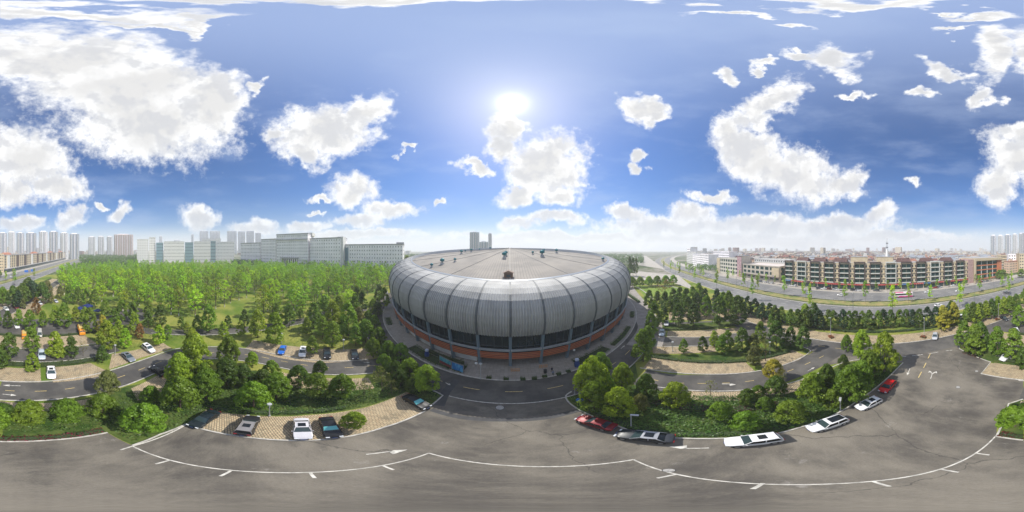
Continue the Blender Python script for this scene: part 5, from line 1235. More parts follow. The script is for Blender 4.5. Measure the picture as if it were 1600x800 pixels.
# orange barriers
ORB = mat('orange_barrier', (0.55, 0.25, 0.06), 0.6)
for px, py, lb in ((805, 581, 'orange barrier fence at the foot of the middle column'), (849, 575, 'orange barrier fence at the foot of the column right of centre')):
    q = G(px, py); t = thing('barrier_fence', lb, 'barrier', (q.x, q.y, 0.1), 0, 'orange barriers at the entrance')
    mb = MB(); [mb.tube([(-.9, 0, z_), (.9, 0, z_)], .05, 5) for z_ in (.3, .95)]; mb.build('rail', ORB, t)
    for i in range(5): mb = MB(); mb.tube([(-.8 + .4 * i, 0, 0), (-.8 + .4 * i, 0, 1.0)], .05, 5); mb.build('post', ORB, t)
q = G(852, 583); t = thing('litter_bin', 'dark litter bin on the entrance paving near two people', 'bin', (q.x, q.y, .1)); mb = MB(); mb.tube([(0, 0, 0), (0, 0, 1.1)], [.33, .36], 12); mb.build('body', BLK, t); mb = MB(); mb.tube([(0, 0, 1.12), (0, 0, 1.25)], [.38, .2], 12); mb.build('lid', BLK, t)
# manhole covers
IRON = mat('worn_iron', (0.30, 0.29, 0.27), 0.6, var=.3, vscale=6)
for px, py, r_, lb in ((781, 637, .55, 'pale round manhole cover in the shaded road before the arena'), (1497, 605, .38, 'pale round manhole cover on the open asphalt near the two-way arrow'), (1526, 580, .35, 'small round manhole cover beside the paver corner'), (1045, 735, .3, 'small round cover beyond the painted corner line')):
    q = G(px, py); t = thing('manhole_cover', lb, 'manhole cover', (q.x, q.y, 0.02), 0, 'manhole covers'); mb = MB(); mb.tube([(0, 0, 0), (0, 0, .012)], r_, 20); mb.build('lid', IRON, t)
    mb = MB(); mb.tube([(0, 0, -.01), (0, 0, .006)], r_ * 1.15, 20); mb.build('rim', BLK, t)
# people, one skinned body each
SKIN = mat('skin', (0.42, 0.26, 0.18), 0.6)
def person(q, ang, top, legs, label, step=0.15):
    import bmesh
    J = dict(pel=(0, 0, .93), chest=(0, 0, 1.28), neck=(0, 0.01, 1.46), head=(0, 0.02, 1.56), crown=(0, 0.01, 1.68),
             lh=(-.10, 0, .88), lk=(-.11, step, .50), la=(-.11, step * .6, .09), lt=(-.12, step * .6 + .17, .05), rh=(.10, 0, .88), rk=(.11, -step * .2, .49), ra=(.11, -step * 1.2, .10), rt=(.12, -step * 1.2 + .17, .05),
             ls=(-.18, 0, 1.38), le=(-.25, -.04, 1.12), lw=(-.24, .10, .90), lf=(-.23, .14, .80), rs=(.18, 0, 1.38), re=(.25, .02, 1.12), rw=(.24, .16, .92), rf=(.23, .2, .83))
    Rr = dict(pel=.14, chest=.155, neck=.058, head=.095, crown=.075, lh=.09, lk=.065, la=.045, lt=.035, rh=.09, rk=.065, ra=.045, rt=.035, ls=.065, le=.048, lw=.032, lf=.03, rs=.065, re=.048, rw=.032, rf=.03)
    E_ = [('pel', 'chest'), ('chest', 'neck'), ('neck', 'head'), ('head', 'crown'), ('pel', 'lh'), ('lh', 'lk'), ('lk', 'la'), ('la', 'lt'), ('pel', 'rh'), ('rh', 'rk'), ('rk', 'ra'), ('ra', 'rt'), ('chest', 'ls'), ('ls', 'le'), ('le', 'lw'), ('lw', 'lf'), ('chest', 'rs'), ('rs', 're'), ('re', 'rw'), ('rw', 'rf')]
    ks = list(J); me = bpy.data.meshes.new('person_body'); me.from_pydata([J[k] for k in ks], [(ks.index(a), ks.index(b)) for a, b in E_], [])
    o = bpy.data.objects.new('person', me); COL.objects.link(o)
    md_ = o.modifiers.new('skin', 'SKIN'); sv = me.skin_vertices[0].data
    for i, k in enumerate(ks): sv[i].radius = (Rr[k], Rr[k] * (0.7 if k in ('pel', 'chest') else 1))
    sv[0].use_root = True
    o.modifiers.new('sub', 'SUBSURF').levels = 2
    dg = bpy.context.evaluated_depsgraph_get(); ev = o.evaluated_get(dg); m2 = bpy.data.meshes.new_from_object(ev)
    o.modifiers.clear(); o.data = m2; m2.name = 'person_body'
    m2.materials.clear(); [m2.materials.append(x) for x in (SKIN, mat('cloth_' + label[:12].replace(' ', '_'), top, 0.9), mat('trousers_' + label[:12].replace(' ', '_'), legs, 0.9), BLK)]
    for f in m2.polygons:
        c = f.center; f.use_smooth = True
        hand = abs(c.x) > .19 and c.z < .93 and c.z > .7
        f.material_index = 0 if (c.z > 1.43 or hand) else (1 if c.z > .93 or abs(c.x) > .19 and c.z > .8 else (3 if c.z < .1 else 2))
    o.location = (q.x, q.y, .1); o.rotation_euler = (0, 0, -ang); tag(o, label, 'person', 'people at the arena entrance')
    mb = MB(); mb.sphere((0, -.01, 1.66), .112, 0, 10, .8); mb.build('hair', BLK, o, smooth=True)
person(G(862.3, 581.5), 2.6, (0.01, 0.014, 0.04), (0.012, 0.014, 0.03), 'person in dark navy clothes walking away from the kerb')
person(G(864, 587), 0.4, (0.12, 0.16, 0.26), (0.012, 0.014, 0.02), 'person in grey-blue top nearest the kerb by the entrance', 0.1)
# blue canopies in the far left lot
CANB = mat('blue_canopy_fabric', (0.005, 0.018, 0.11), 0.6)
for px, py, w_, lb in ((125, 488, 3.2, 'small blue canopy tent, left of the larger one'), (138, 484, 4.5, 'larger bright blue canopy tent between cone trees'), (153, 492, 3.0, 'blue canopy tent at the right end of the three')):
    q = G(px, py); t = thing('canopy_tent', lb, 'tent', tuple(q), .4, 'blue canopy tents')
    mb = MB(); h_ = w_ / 2; mb.add([(-h_, -h_, 2.3), (h_, -h_, 2.3), (h_, h_, 2.3), (-h_, h_, 2.3), (0, 0, 3.2), (-h_, -h_, 2.0), (h_, -h_, 2.0), (h_, h_, 2.0), (-h_, h_, 2.0)], [(0, 1, 4), (1, 2, 4), (2, 3, 4), (3, 0, 4), (5, 6, 1, 0), (6, 7, 2, 1), (7, 8, 3, 2), (8, 5, 0, 3)]); mb.build('canopy', CANB, t)
    for a in ((-1, -1), (1, -1), (1, 1), (-1, 1)): mb = MB(); mb.tube([(a[0] * h_ * .95, a[1] * h_ * .95, 0), (a[0] * h_ * .95, a[1] * h_ * .95, 2.2)], .04, 5); mb.build('leg', DPOLE, t)
# boulevard lamps, road signs and saplings
def tall_lamp(q, label, h=11, ang=0.0):
    t = thing('street_lamp', label, 'street lamp', tuple(q), ang, 'street lamps along the boulevard')
    mb = MB(); mb.tube([(0, 0, 0), (0, 0, h)], [.13, .07], 7); mb.build('pole', DPOLE, t)
    for s in (-1, 1):
        mb = MB(); mb.tube([(0, 0, h - .5), (s * 1.5, 0, h + .3)], [.05, .04], 5); a_ = mb.build('arm', DPOLE, t); mb = MB(); mb.box((s * 1.8, 0, h + .32), (.8, .28, .14)); mb.build('lamp_head', POLE, a_)
pos = list(range(-170, 260, 30))
for i, s in enumerate(pos): tall_lamp(BL(s, -13 if i % 2 else 4.8), f'tall grey double-armed street lamp, {ORD[len(pos) - 1 - i] if i < len(pos) - 1 else "leftmost"} from the hazy end of the boulevard', 11, math.atan2(U.y, U.x) + PI / 2)
for s, o, lb, hh in ((52, 30.5, 'large blue direction sign on a tall post before the pale low block', 8.5), (86, 30, 'second blue direction sign farther up the boulevard before the pale block', 7), (-197, 4, 'round-looking blue sign over the median near the long cream building', 6.5), (-214, 4, 'smaller blue sign over the median farther along', 5.5)):
    q = BL(s, o); t = thing('direction_sign', lb, 'sign', tuple(q), math.atan2(U.y, U.x) - .9, 'blue direction signs'); mb = MB(); mb.tube([(0, 0, 0), (0, 0, hh)], .12, 7); mb.build('pole', DPOLE, t); mb = MB(); mb.box((0, -.16, hh - 1.2), (4.0, .1, 2.6)); f_ = mb.build('sign_face', SIGNB, t)
    mb = MB()
    for dx_, dz_, wx in ((-.7, .5, 1.4), (.6, -.1, 1.5), (-.6, -.7, 1.3)): mb.box((dx_, -.22, hh - 1.2 + dz_), (wx, .02, .16))
    mb.build('lettering', SPH, f_)
k = 0
for i, s in enumerate(range(-180, 250, 12)):
    o_ = -13.6 if i % 3 == 0 else (4.8 + random.uniform(-1.5, 1.5))
    q = BL(s + random.uniform(-2, 2), o_)
    plant('sapling', q.x, q.y, 1.7 * random.uniform(.8, 1.2), 12 * random.uniform(.8, 1.15) * (1.15 if o_ < 0 else 1), random.choice(['bt', 'gg', 'bt', 'yg']), f'slim young tree with thin bright leaves, {ORD[35 - i] if i < 35 else "leftmost"} along the boulevard median', 'young trees along the boulevard median')
for i, s in enumerate(range(-130, 120, 9)):
    q = BL(s + random.uniform(-1, 1), 31.5)
    plant('sapling', q.x, q.y, 1.3 * random.uniform(.8, 1.2), 8 * random.uniform(.8, 1.15), random.choice(['bt', 'gg', 'gr']), f'slim young tree with thin bright leaves, {ORD[27 - i] if i < 27 else "leftmost"} before the shops', 'young trees before the shopfronts')
# round trees behind the lawn
for i, px in enumerate((976, 988, 1000, 1014, 1027, 1040, 1052)):
    q = polar(px, 128 + i * 2); plant('round', q.x, q.y, 4.2, 9, random.choice(['gr', 'gg']), f'round fresh green tree, {ORD[i] if i else "leftmost"} in the row behind the lawn', 'round trees behind the lawn')
q = polar(1039, 104); plant('sparse', q.x, q.y, 6.5, 12, 'br', 'large brownish nearly bare tree standing on the lawn')
q = polar(1030, 92); plant('sparse', q.x, q.y, 3.5, 6, 'br', 'small leafless reddish tree before the lawn')
# ------------------------------------------------------------------ buildings
def local_thing(name, label, cat, A, B, group=None):
    v = Vector((B[0] - A[0], B[1] - A[1], 0)); t = thing(name, label, cat, (A[0], A[1], 0), math.atan2(v.y, v.x), group); return t, v.length
WINM = mat('window_glass', (0.035, 0.048, 0.06), 0.3, spec=0.25)
GREENG = mat('green_tinted_glass', (0.010, 0.038, 0.038), 0.2, spec=0.3, var=0.4, vscale=0.2)
_quad = {}
def wquad(w, h, m, face='front'):
    k = (round(w, 2), round(h, 2), m.name, face)
    if k not in _quad:
        mb = MB()
        if face == 'front': mb.box((0, 0, 0), (w, .10, h))
        else: mb.box((0, 0, 0), (.10, w, h))
        _quad[k] = mb.mesh('window', m)
    return _quad[k]
def windows(parent, spots, w, h, m, face='front', budget=100, name='window'):
    """spots: (x, y, z) of window centres; the first ones are parts of their own, the rest one part"""
    for q in spots[:budget]: obj(name, wquad(w, h, m, face), parent, q)
    if len(spots) > budget:
        mb = MB()
        for q in spots[budget:]: mb.box(q, (w, .10, h) if face == 'front' else (.10, w, h))
        tag(mb.build('more_windows', m, parent), kind='stuff')
def slab_building(name, label, cat, A, B, depth, h, floors, bays, wallm, ww=1.3, wh=1.7, z0=0.8, group=None, parapet=0.9, winm=None, roofm=None, side=True, budget=70, corn=None):
    t, L = local_thing(name, label, cat, A, B, group); winm = winm or WINM
    mb = MB(); mb.box((L / 2, depth / 2, h / 2), (L, depth, h)); wl = mb.build('wall', wallm, t)
    mb = MB(); mb.box((L / 2, depth / 2, h + .06), (L - .6, depth - .6, .1)); rf = mb.build('roof', roofm or mat('flat_roof', (0.3, 0.29, 0.27), 0.9, var=.2, vscale=.1), t)
    mb = MB()
    for (cx, cy, dx, dy) in ((L / 2, -.05, L + .5, .5), (L / 2, depth + .05, L + .5, .5), (-.05, depth / 2, .5, depth - .45), (L + .05, depth / 2, .5, depth - .45)): mb.box((cx, cy, h + parapet / 2 - .3), (dx, dy, parapet))
    mb.build('parapet', corn or wallm, t)
    fh = (h - z0) / floors; sp = []
    for f in range(floors - 1, -1, -1):
        for b in range(bays): sp.append(((b + .5) * L / bays, -.02, z0 + fh * (f + .5)))
    if side:
        sb = max(1, int(depth / (L / bays) * 0.8)); s2 = [(L + .02, (b + .5) * depth / sb, z0 + fh * (f + .5)) for f in range(floors) for b in range(sb)]
        windows(t, s2, ww, wh, winm, 'side', min(15, budget // 4))
    windows(t, sp, ww, wh, winm, 'front', budget)
    return t, L
CREAM = mat('cream_render', (0.54, 0.45, 0.31), 0.85, var=0.12, vscale=0.3); CAMPUS = mat('pale_grey_stone', (0.87, 0.84, 0.86), 0.8, var=0.1, vscale=0.15)
CORN = mat('grey_cornice', (0.34, 0.34, 0.35), 0.8); BROWNF = mat('brown_facade', (0.085, 0.06, 0.055), 0.8, var=0.2, vscale=0.5); WBAL = mat('white_balcony', (0.55, 0.55, 0.51), 0.7)
PINKB = mat('pinkish_brick', (0.36, 0.24, 0.22), 0.85, var=0.2, vscale=1.0); OCHR = mat('orange_facade', (0.48, 0.16, 0.07), 0.8, var=0.15, vscale=0.4); MAROON = mat('maroon_roof_tile', (0.095, 0.05, 0.045), 0.85, var=0.3, vscale=0.6)
def f_sign(t, co, c):
    n = N(t, 'ShaderNodeTexNoise', noise_dimensions='3D'); sc_ = VM(t, 'MULTIPLY', co, (3.5, 3.5, 2.0)); t.links.new(sc_, n.inputs['Vector']); n.inputs['Scale'].default_value = 1.0; n.inputs['Detail'].default_value = 2
    return MIX(t, MR(t, n.outputs['Fac'], 0.60, 0.66), c, (0.7, 0.65, 0.5, 1))
REDS = mat('red_shop_sign', (0.45, 0.03, 0.03), 0.6, fn=f_sign); GRNS = mat('green_shop_sign', (0.03, 0.28, 0.12), 0.6, fn=f_sign); BLUS = mat('blue_shop_sign', (0.03, 0.15, 0.4), 0.6, fn=f_sign)
SHOP = mat('shopfront_glass', (0.02, 0.045, 0.05), 0.2, spec=0.6, var=0.6, vscale=0.5)
# long shop and apartment block
t, L = local_thing('apartment_block', 'long five storey cream and dark block with red shop signs across the boulevard', 'apartment building', BL(44, 38), BL(-109, 38))
mb = MB(); mb.box((L / 2, 8, 10), (L, 16, 20)); mb.build('wall', CREAM, t)
mb = MB(); mb.box((L / 2, 8, 20.08), (L - 1, 15, .12)); mb.build('roof', mat('grey_flat_roof', (0.28, 0.27, 0.26), 0.9, var=.3, vscale=.2), t)
nm = 13; Mw = L / nm; small = []
for i in range(nm):
    x0 = i * Mw; dark = (i % 3 != 1) or i in (4, 5, 6)
    cx = x0 + Mw * .33
    fm = BROWNF if dark else WBAL
    mb = MB()
    for xx in (cx - 3.75, cx + 3.75): mb.box((xx, -.35, 12.2), (.55, .9, 16.2))
    mb.box((cx, -.35, 20.6), (8.4 if dark else 8.05, 1.1 if dark else 1.0, .9)); mb.build('bay_frame', fm, t)
    for f in range(4):
        z = 4.9 + 3.65 * f
        g = obj('window', wquad(6.9, 2.5, GREENG), t, (cx, -.14, z + 1.95))
        mb = MB(); mb.box((cx, -.24, z + 1.95), (.14, .08, 2.5)); mb.build('mullion', WBAL if not dark else CREAM, t)
        mb = MB(); mb.box((cx, -.45, z + .32), (6.9, .9, .62)); mb.build('balcony', WBAL, t)
        for dx_ in (0, 2.5): small.append((x0 + Mw * .33 + 5.0 + dx_ * 1.0, -.02, z + 1.75))
        mb = MB(); mb.box((x0 + Mw * .33 + 6.2, -.3, z + .38), (4.2, .55, .14)); mb.build('ledge', CREAM, t) if f % 1 == 0 else None
windows(t, small, .95, 1.6, WINM, 'front', 46)
for i in range(26):
    w_ = L / 26; mb = MB(); mb.box(((i + .5) * w_, -.9, 4.1), (w_ - .25, .25, 1.05)); mb.build('shop_sign', random.choices([REDS, REDS, BROWNF, GRNS, BLUS], [5, 3, 3, 1, 1])[0], t)
mb = MB(); mb.box((L / 2, -.45, 4.72), (L, 1.1, .18)); mb.build('canopy', BROWNF, t)
for i in range(26):
    w_ = L / 26; mb = MB(); mb.box(((i + .5) * w_, -.08, 1.8), (w_ - .7, .12, 3.1)); mb.build('shopfront', SHOP, t)
for (x_, w_, h_) in ((62, 13, 4.4), (82, 13, 4.4)):
    mb = MB(); mb.box((x_, 7, 20.1 + h_ / 2), (w_, 7, h_)); mb.build('penthouse', CREAM, t)
def tiled(x0, x1, y0, y1, z0, z1, parent, m):
    mb = MB(); ym = (y0 + y1) / 2
    mb.add([(x0, y0, z0), (x1, y0, z0), (x1, y1, z0), (x0, y1, z0), (x0 + 1.0, ym, z1), (x1 - 1.0, ym, z1)], [(0, 1, 5, 4), (2, 3, 4, 5), (1, 2, 5), (3, 0, 4), (3, 2, 1, 0)]); return mb.build('tiled_roof', m, parent)
for x_ in (12, 28, 46, 98, 118, 137): tiled(x_ - 6, x_ + 6, 8, 15.5, 20.2, 23.2, t, MAROON)
mb = MB(); mb.box((62 + 0, 7, 24.6), (13.4, 7.4, .25)); mb.box((82, 7, 24.6), (13.4, 7.4, .25)); mb.build('penthouse_coping', CORN, t)
q = BL(44 - 84, 46); t = thing('communication_mast', 'white banded mast with antennas rising from the long block roof', 'mast', (q.x, q.y, 24.7)); mb = MB(); mb.tube([(0, 0, 0), (0, 0, 5.5)], [1.2, .9], 10); mb.build('drum', SPH, t); mb = MB(); mb.tube([(0, 0, 5.5), (0, 0, 14)], [.28, .1], 6); [mb.box((0, 0, z_), (1.8, .25, .9), z_) for z_ in (7, 8.6, 10.2)]; mb.build('antenna', DPOLE, t)
# framed glass building
t, L = local_thing('commercial_building', 'four storey dark glass building in a tan frame with orange flank', 'commercial building', BL(-115, 37.5), BL(-151, 37.5))
mb = MB(); mb.box((L / 2, 11, 11), (L, 20, 22)); mb.build('wall', mat('tan_frame', (0.48, 0.40, 0.28), 0.8), t)
mb = MB(); mb.box((L * .5, -.6, 21), (L, 2.6, 2.4)); mb.box((1, -.6, 10), (1.8, 2.6, 19.6)); mb.build('frame', MATS['tan_frame'], t)
for f in range(4): mb = MB(); mb.box((L * .45, .72 - .1, 3.2 + f * 4.2 + (1.6)), (L * .78, .4, 3.0)); mb.build('window', GREENG, t); mb = MB(); mb.box((L * .45, .3, 2.7 + f * 4.2), (L * .80, .5, .9)); mb.build('spandrel', OCHR, t)
mb = MB(); mb.box((L - 3.2, .2, 12.4), (6.2, 1.4, 14)); mb.build('orange_panel', OCHR, t)
for i in (1, 2, 3): mb = MB(); mb.box((L * .06 + L * .2 * i, .25, 11), (.7, .35, 17)); mb.build('mullion', WBAL, t)
mb = MB(); mb.box((-3.2, 6, 10.6), (5.6, 13, 21.2)); mb.build('stair_tower', PINKB, t)
mb = MB(); mb.box((L / 2, 11, 22.15), (L - 2, 18, .2)); mb.build('roof', CORN, t)
# low pale block and neighbours, left of the long block
t, L = slab_building('commercial_building', 'low three storey pale block with flat light roof left of the long block', 'commercial building', BL(99, 41), BL(52, 41), 26, 14.4, 3, 8, mat('pale_beige_render', (0.50, 0.45, 0.38), 0.85, var=.1, vscale=.3), 4.0, 2.6, 1.2, winm=GREENG, roofm=mat('light_flat_roof', (0.55, 0.49, 0.45), .9))
mb = MB(); mb.box((L - 4.5, -.25, 8.6), (8, .6, 9.4)); mb.build('blank_panel', CREAM, t); mb = MB(); mb.box((L / 2, -1.0, 4.6), (L, 2.2, .5)); mb.build('canopy', BROWNF, t)
mb = MB(); mb.box((L + .12, 13, 9), (.3, 18, 7)); mb.build('side_glazing', GREENG, t)
t, L = local_thing('stair_tower_building', 'slim pinkish mosaic tower with beige flank beside the low pale block', 'tower', BL(108, 40), BL(101, 40)); mb = MB(); mb.box((L / 2, 7, 11.6), (L, 14, 23.2)); mb.build('wall', mat('mosaic_pink', rough=.8, fn=lambda t_, co, c: MIX(t_, MR(t_, NOISE(t_, co, .9, 2, .5), .48, .52), (0.34, 0.16, 0.20, 1), (0.5, 0.38, 0.38, 1))), t); mb = MB(); mb.box((L + .15, 7, 11.6), (.3, 13.6, 22.8)); mb.build('flank', MATS['pale_beige_render'], t); mb = MB(); mb.box((L / 2, 7, 23.4), (L + 1, 15, .5)); mb.build('roof', CORN, t)
t, L = slab_building('commercial_building', 'white and cream four storey block left of the pinkish tower', 'commercial building', BL(150, 42), BL(109, 42), 18, 19, 4, 9, mat('off_white_render', (0.58, 0.55, 0.47), .85, var=.1, vscale=.3), 3.0, 2.4, 1.5, winm=GREENG)
mb = MB(); mb.box((3.5, -.2, 9.5), (7, .5, 19)); mb.build('blank_panel', CREAM, t)
t, L = slab_building('commercial_building', 'long white rear block seen over the low pale block roof', 'commercial building', BL(110, 72), BL(58, 72), 14, 18.5, 5, 16, WHITEW, 1.4, 1.4, 1.0, budget=40)
for i, (s0, s1, o, h) in enumerate([(250, 185, 50, 22), (330, 262, 62, 24), (380, 345, 75, 33), (470, 395, 90, 28), (245, 190, 95, 26), (560, 490, 110, 30)]):
    slab_building('commercial_building', ['hazy long block beyond the white and cream one', 'hazy banded block farther up the boulevard', 'hazy tower-like block with raised top far up the boulevard', 'faint block at the misty end of the boulevard', 'hazy block standing behind the nearer hazy long block', 'faintest low block where the boulevard vanishes'][i], 'commercial building', BL(s0, o), BL(s1, o), 18, h, 6, 14, WHITEW if i % 2 else CAMPUS, 2.4, 1.4, 1.0, budget=30, side=False, group='hazy blocks up the boulevard')
# long cream building at the left edge
t, L = slab_building('apartment_block', 'very long cream four storey building with dark shop arcade at the left', 'apartment building', BL(-206, 42), BL(-560, 42), 16, 22.5, 5, 60, CREAM, 2.6, 2.2, 4.8, budget=90, side=False, corn=CORN)
mb = MB(); mb.box((L / 2, -1.6, 2.2), (L, 3.2, 4.2)); mb.build('arcade', SHOP, t); mb = MB(); mb.box((L / 2, -1.8, 4.6), (L, 4.0, .5)); mb.build('canopy', CORN, t)
for i in range(14):
    mb = MB(); mb.box((10 + i * 25, -.6, 13.6), (5.5, 1.2, 17)); mb.build('bay', BROWNF if i % 3 else WHITEW, t)
for i in range(0, 11, 3): tiled(8 + i * 32, 26 + i * 32, 3, 15, 22.6, 26, t, mat('orange_roof_tile', (0.36, 0.15, 0.09), .85, var=.25, vscale=.6))
for i, (px0, px1, r, h) in enumerate([(1564, 1573, 215, 22), (1576, 1591, 230, 23), (1593, 1606, 215, 24)]):
    slab_building('apartment_block', ['cream block right after the framed glass building', 'grey balconied block set back behind the street trees', 'cream end block at the right photo edge'][i], 'apartment building', polar(px0, r), polar(px1, r * 1.02), 14, h, 6, 4, CREAM if i != 1 else CAMPUS, 1.6, 1.5, 1.0, side=False)
for i, (px, r) in enumerate(((1567, 172), (1596, 178), (1562, 168))):
    q = polar(px, r); plant('round', q.x, q.y, 5.5, 10, 'md', ['dark green round tree in front of the cream block right of the glass building', 'big green tree at the right photo edge before the cream end block', 'small green tree at the foot of the orange flank'][i], None)

# campus buildings
def face_building(px0, px1, r0, r1, ytop, floors, bays, label, depth=26, **k):
    A, B = polar(px0, r0), polar(px1, r1); h = (zat(ytop, r0) + zat(ytop, r1)) / 2
    return slab_building('campus_building', label, 'building', A, B, depth, h, floors, bays, k.pop('wallm', CAMPUS), k.pop('ww', 0.95), k.pop('wh', 1.55), k.pop('z0', 2), group='grey campus buildings', corn=CORN, parapet=k.pop('parapet', 1.7), **k)
t, L = face_building(432, 481, 268, 246, 366.5, 11, 17, 'tallest grey campus block with colonnaded entrance and deep cornice', budget=80, depth=34)
mb = MB(); mb.box((L / 2, -1.0, 45), (L * 1.01, 1.6, .8)); mb.build('cornice', CORN, t)
for i in range(9): mb = MB(); mb.box((L * .2 + i * L * .06, -3.2, 8.2), (.9, .9, 16.4)); mb.build('column', CAMPUS, t)
mb = MB(); mb.box((L * .44, -2.2, 17.2), (L * .56, 4.4, 1.8)); mb.build('portico', CORN, t)
mb = MB(); mb.box((L * .44, -.2, 8.2), (L * .5, .3, 15)); mb.build('entrance_glazing', WINM, t)
mb = MB(); mb.box((L * .95, 24, zat(366.5, 250) + 1.5), (10, 16, 5)); mb.build('rooftop_pergola', WBAL, t)
t, L = face_building(484, 532, 250, 226, 373, 9, 13, 'middle grey campus block between the tallest one and the long low one', budget=80); mb = MB(); mb.box((L * .97, 8, zat(369.5, 226) / 2), (9, 12, zat(369.5, 226))); mb.build('stair_tower', WHITEW, t)
t, L = face_building(535, 629, 236, 212, 383, 7, 24, 'long low grey campus block nearest the arena', budget=80); mb = MB(); mb.box((L - 4, 10, zat(383, 212) + 2.6), (10, 7, 2.6)); mb.build('roof_plant', CORN, t)
mb = MB(); mb.box((5, -.2, zat(383, 236) * .5), (9, .3, zat(383, 236) * .8)); mb.build('stair_glazing', mat('blue_stair_glass', (0.08, 0.18, 0.24), .2), t)
face_building(408, 431, 290, 272, 374.5, 9, 10, 'grey campus wing left of the tallest block', budget=50)
face_building(376, 407, 320, 295, 380.5, 6, 13, 'lower grey campus wing farthest left in the grey row', budget=50)
WC = 'white campus buildings'
for i, (a, b, r, yt, fl, by, lb) in enumerate([(214, 232, 380, 374, 9, 5, 'tall white campus building at the left of the white row'), (233, 243, 395, 371, 10, 4, 'narrow white campus tower with dark window column'), (256, 288, 390, 377.5, 6, 16, 'white campus block with small square windows beyond the grove'), (303, 328, 395, 377.5, 6, 13, 'second white campus block with small square windows'),
        (338, 366, 420, 378, 6, 12, 'third white campus block right of the bluish link'), (316, 345, 520, 373, 5, 14, 'white block rising behind the second and third white blocks')]):
    slab_building('campus_building', lb, 'building', polar(a, r), polar(b, r), 22, zat(yt, r), fl, by, WHITEW, 1.6 if by < 10 else 1.3, 1.5, 2, group=WC, side=False, budget=40)
BLG = mat('blue_link_glass', (0.16, 0.27, 0.32), .3)
for i, (a, b, r, yt, lb) in enumerate([(244, 255, 392, 379.5, 'blue-green glazed link left of the first square-window block'), (289, 302, 393, 379, 'blue-green glazed link between the two square-window blocks'), (329, 337, 400, 377, 'pale blue glazed link right of the second square-window block')]):
    slab_building('glazed_link_building', lb, 'building', polar(a, r), polar(b, r), 16, zat(yt, r), 6, 7, BLG, 1.6, 1.6, 2, group=WC, side=False, budget=42)
# towers far off
def tower(px0, px1, ytop, r, wallm, label, group, dx=4):
    A, B = polar(px0, r), polar(px1, r); h = zat(ytop, r); t, L = local_thing('residential_tower', label, 'tower block', A, B, group)
    mb = MB(); mb.box((L / 2, 9, h / 2), (L, 16, h)); mb.build('wall', wallm, t); n = max(2, int(L / 9)); 
    for i in range(n):
        mb = MB(); mb.box(((i + .5) * L / n, -.6, h * .49), (L / n * .34, 2.2, h * .98)); mb.build('balcony_stack', CAMPUS if i % 2 else WHITEW, t)
    mb = MB(); fl = int(h / 3.1)
    for f in range(fl):
        for i in range(n):
            mb.box(((i + .5) * L / n, -1.75, 1.9 + f * 3.1), (L / n * .28, .12, 1.5)); mb.box(((i + .02) * L / n + .6, .96, 1.9 + f * 3.1), (L / n * .22, .1, 1.5))
    tag(mb.build('windows', WINM, t), kind='stuff')
    mb = MB(); mb.box((L / 2, 9, h + 1.5), (L * .5, 8, 3)); mb.box((L * .25, 5, h + .8), (L * .2, 5, 1.6)); mb.build('roof_structure', CAMPUS, t)
GT = mat('blue_grey_tower', (0.28, 0.31, 0.36), .8); PT = mat('pink_tower', (0.42, 0.30, 0.27), .8); WT = mat('pale_tower', (0.46, 0.48, 0.50), .8)
i = 0
for a, b, y, r, m_, g in [(-2, 11, 364, 520, GT, 'L'), (13, 24, 362.5, 500, WT, 'L'), (26, 38, 364, 540, GT, 'L'), (41, 57, 364, 520, GT, 'L'), (61, 75, 362, 480, WT, 'L'), (77, 91, 362, 500, GT, 'L'), (94, 107, 364, 520, WT, 'L'), (109, 124, 365.5, 520, GT, 'L'),
                          (138, 149, 370, 720, WT, 'M'), (153, 163, 369.5, 720, WT, 'M'), (167, 176, 369.5, 720, WT, 'M'), (178, 208, 366.5, 640, PT, 'M'),
                          (1548, 1557, 368, 560, GT, 'R'), (1559, 1568, 368, 560, WT, 'R'), (1570, 1580, 367, 560, GT, 'R'), (1582, 1590, 366, 560, WT, 'R'), (1592, 1599, 365, 560, GT, 'R')]:
    nm_ = {'L': 'blue-grey towers at the left edge', 'M': 'distant towers left of the white campus', 'R': 'towers at the right edge'}[g]
    i = i + 1 if a not in (-2, 138, 1548) else 0
    lb = f'{"pinkish wide" if m_ is PT else ("pale" if m_ is WT else "blue-grey")} apartment tower, {ORD[i] if i else "leftmost"} from the left of the ' + {'L': 'group at the left edge', 'M': 'distant group before the white campus', 'R': 'group at the right edge'}[g]
    tower(a, b, y, r, m_, lb, nm_)
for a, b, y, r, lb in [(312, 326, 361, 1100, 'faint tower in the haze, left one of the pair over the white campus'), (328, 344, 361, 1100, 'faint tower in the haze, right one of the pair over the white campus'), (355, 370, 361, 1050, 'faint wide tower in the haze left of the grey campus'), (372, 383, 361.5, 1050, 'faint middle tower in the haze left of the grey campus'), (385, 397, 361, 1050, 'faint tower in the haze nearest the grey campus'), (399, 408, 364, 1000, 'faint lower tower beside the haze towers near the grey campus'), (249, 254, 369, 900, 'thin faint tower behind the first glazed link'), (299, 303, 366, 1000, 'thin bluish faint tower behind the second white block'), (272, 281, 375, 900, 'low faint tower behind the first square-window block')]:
    tower(a, b, y, r, mat('haze_faded_tower', (0.66, 0.70, 0.76), .8), lb, 'faint towers in the haze')  # haze fading painted into the wall colour, paler and bluer
for a, b, y, lb in [(734, 749, 363, 'pale tall slab behind the arena, left part of a U shape'), (749.3, 762.7, 378, 'low pale slab behind the arena joining two taller ones'), (763, 768.5, 365, 'thin pale tower behind the arena, right part of a U shape')]:
    tower(a, b, y, 620, BLG if a < 763 else WT, lb, 'towers behind the arena')
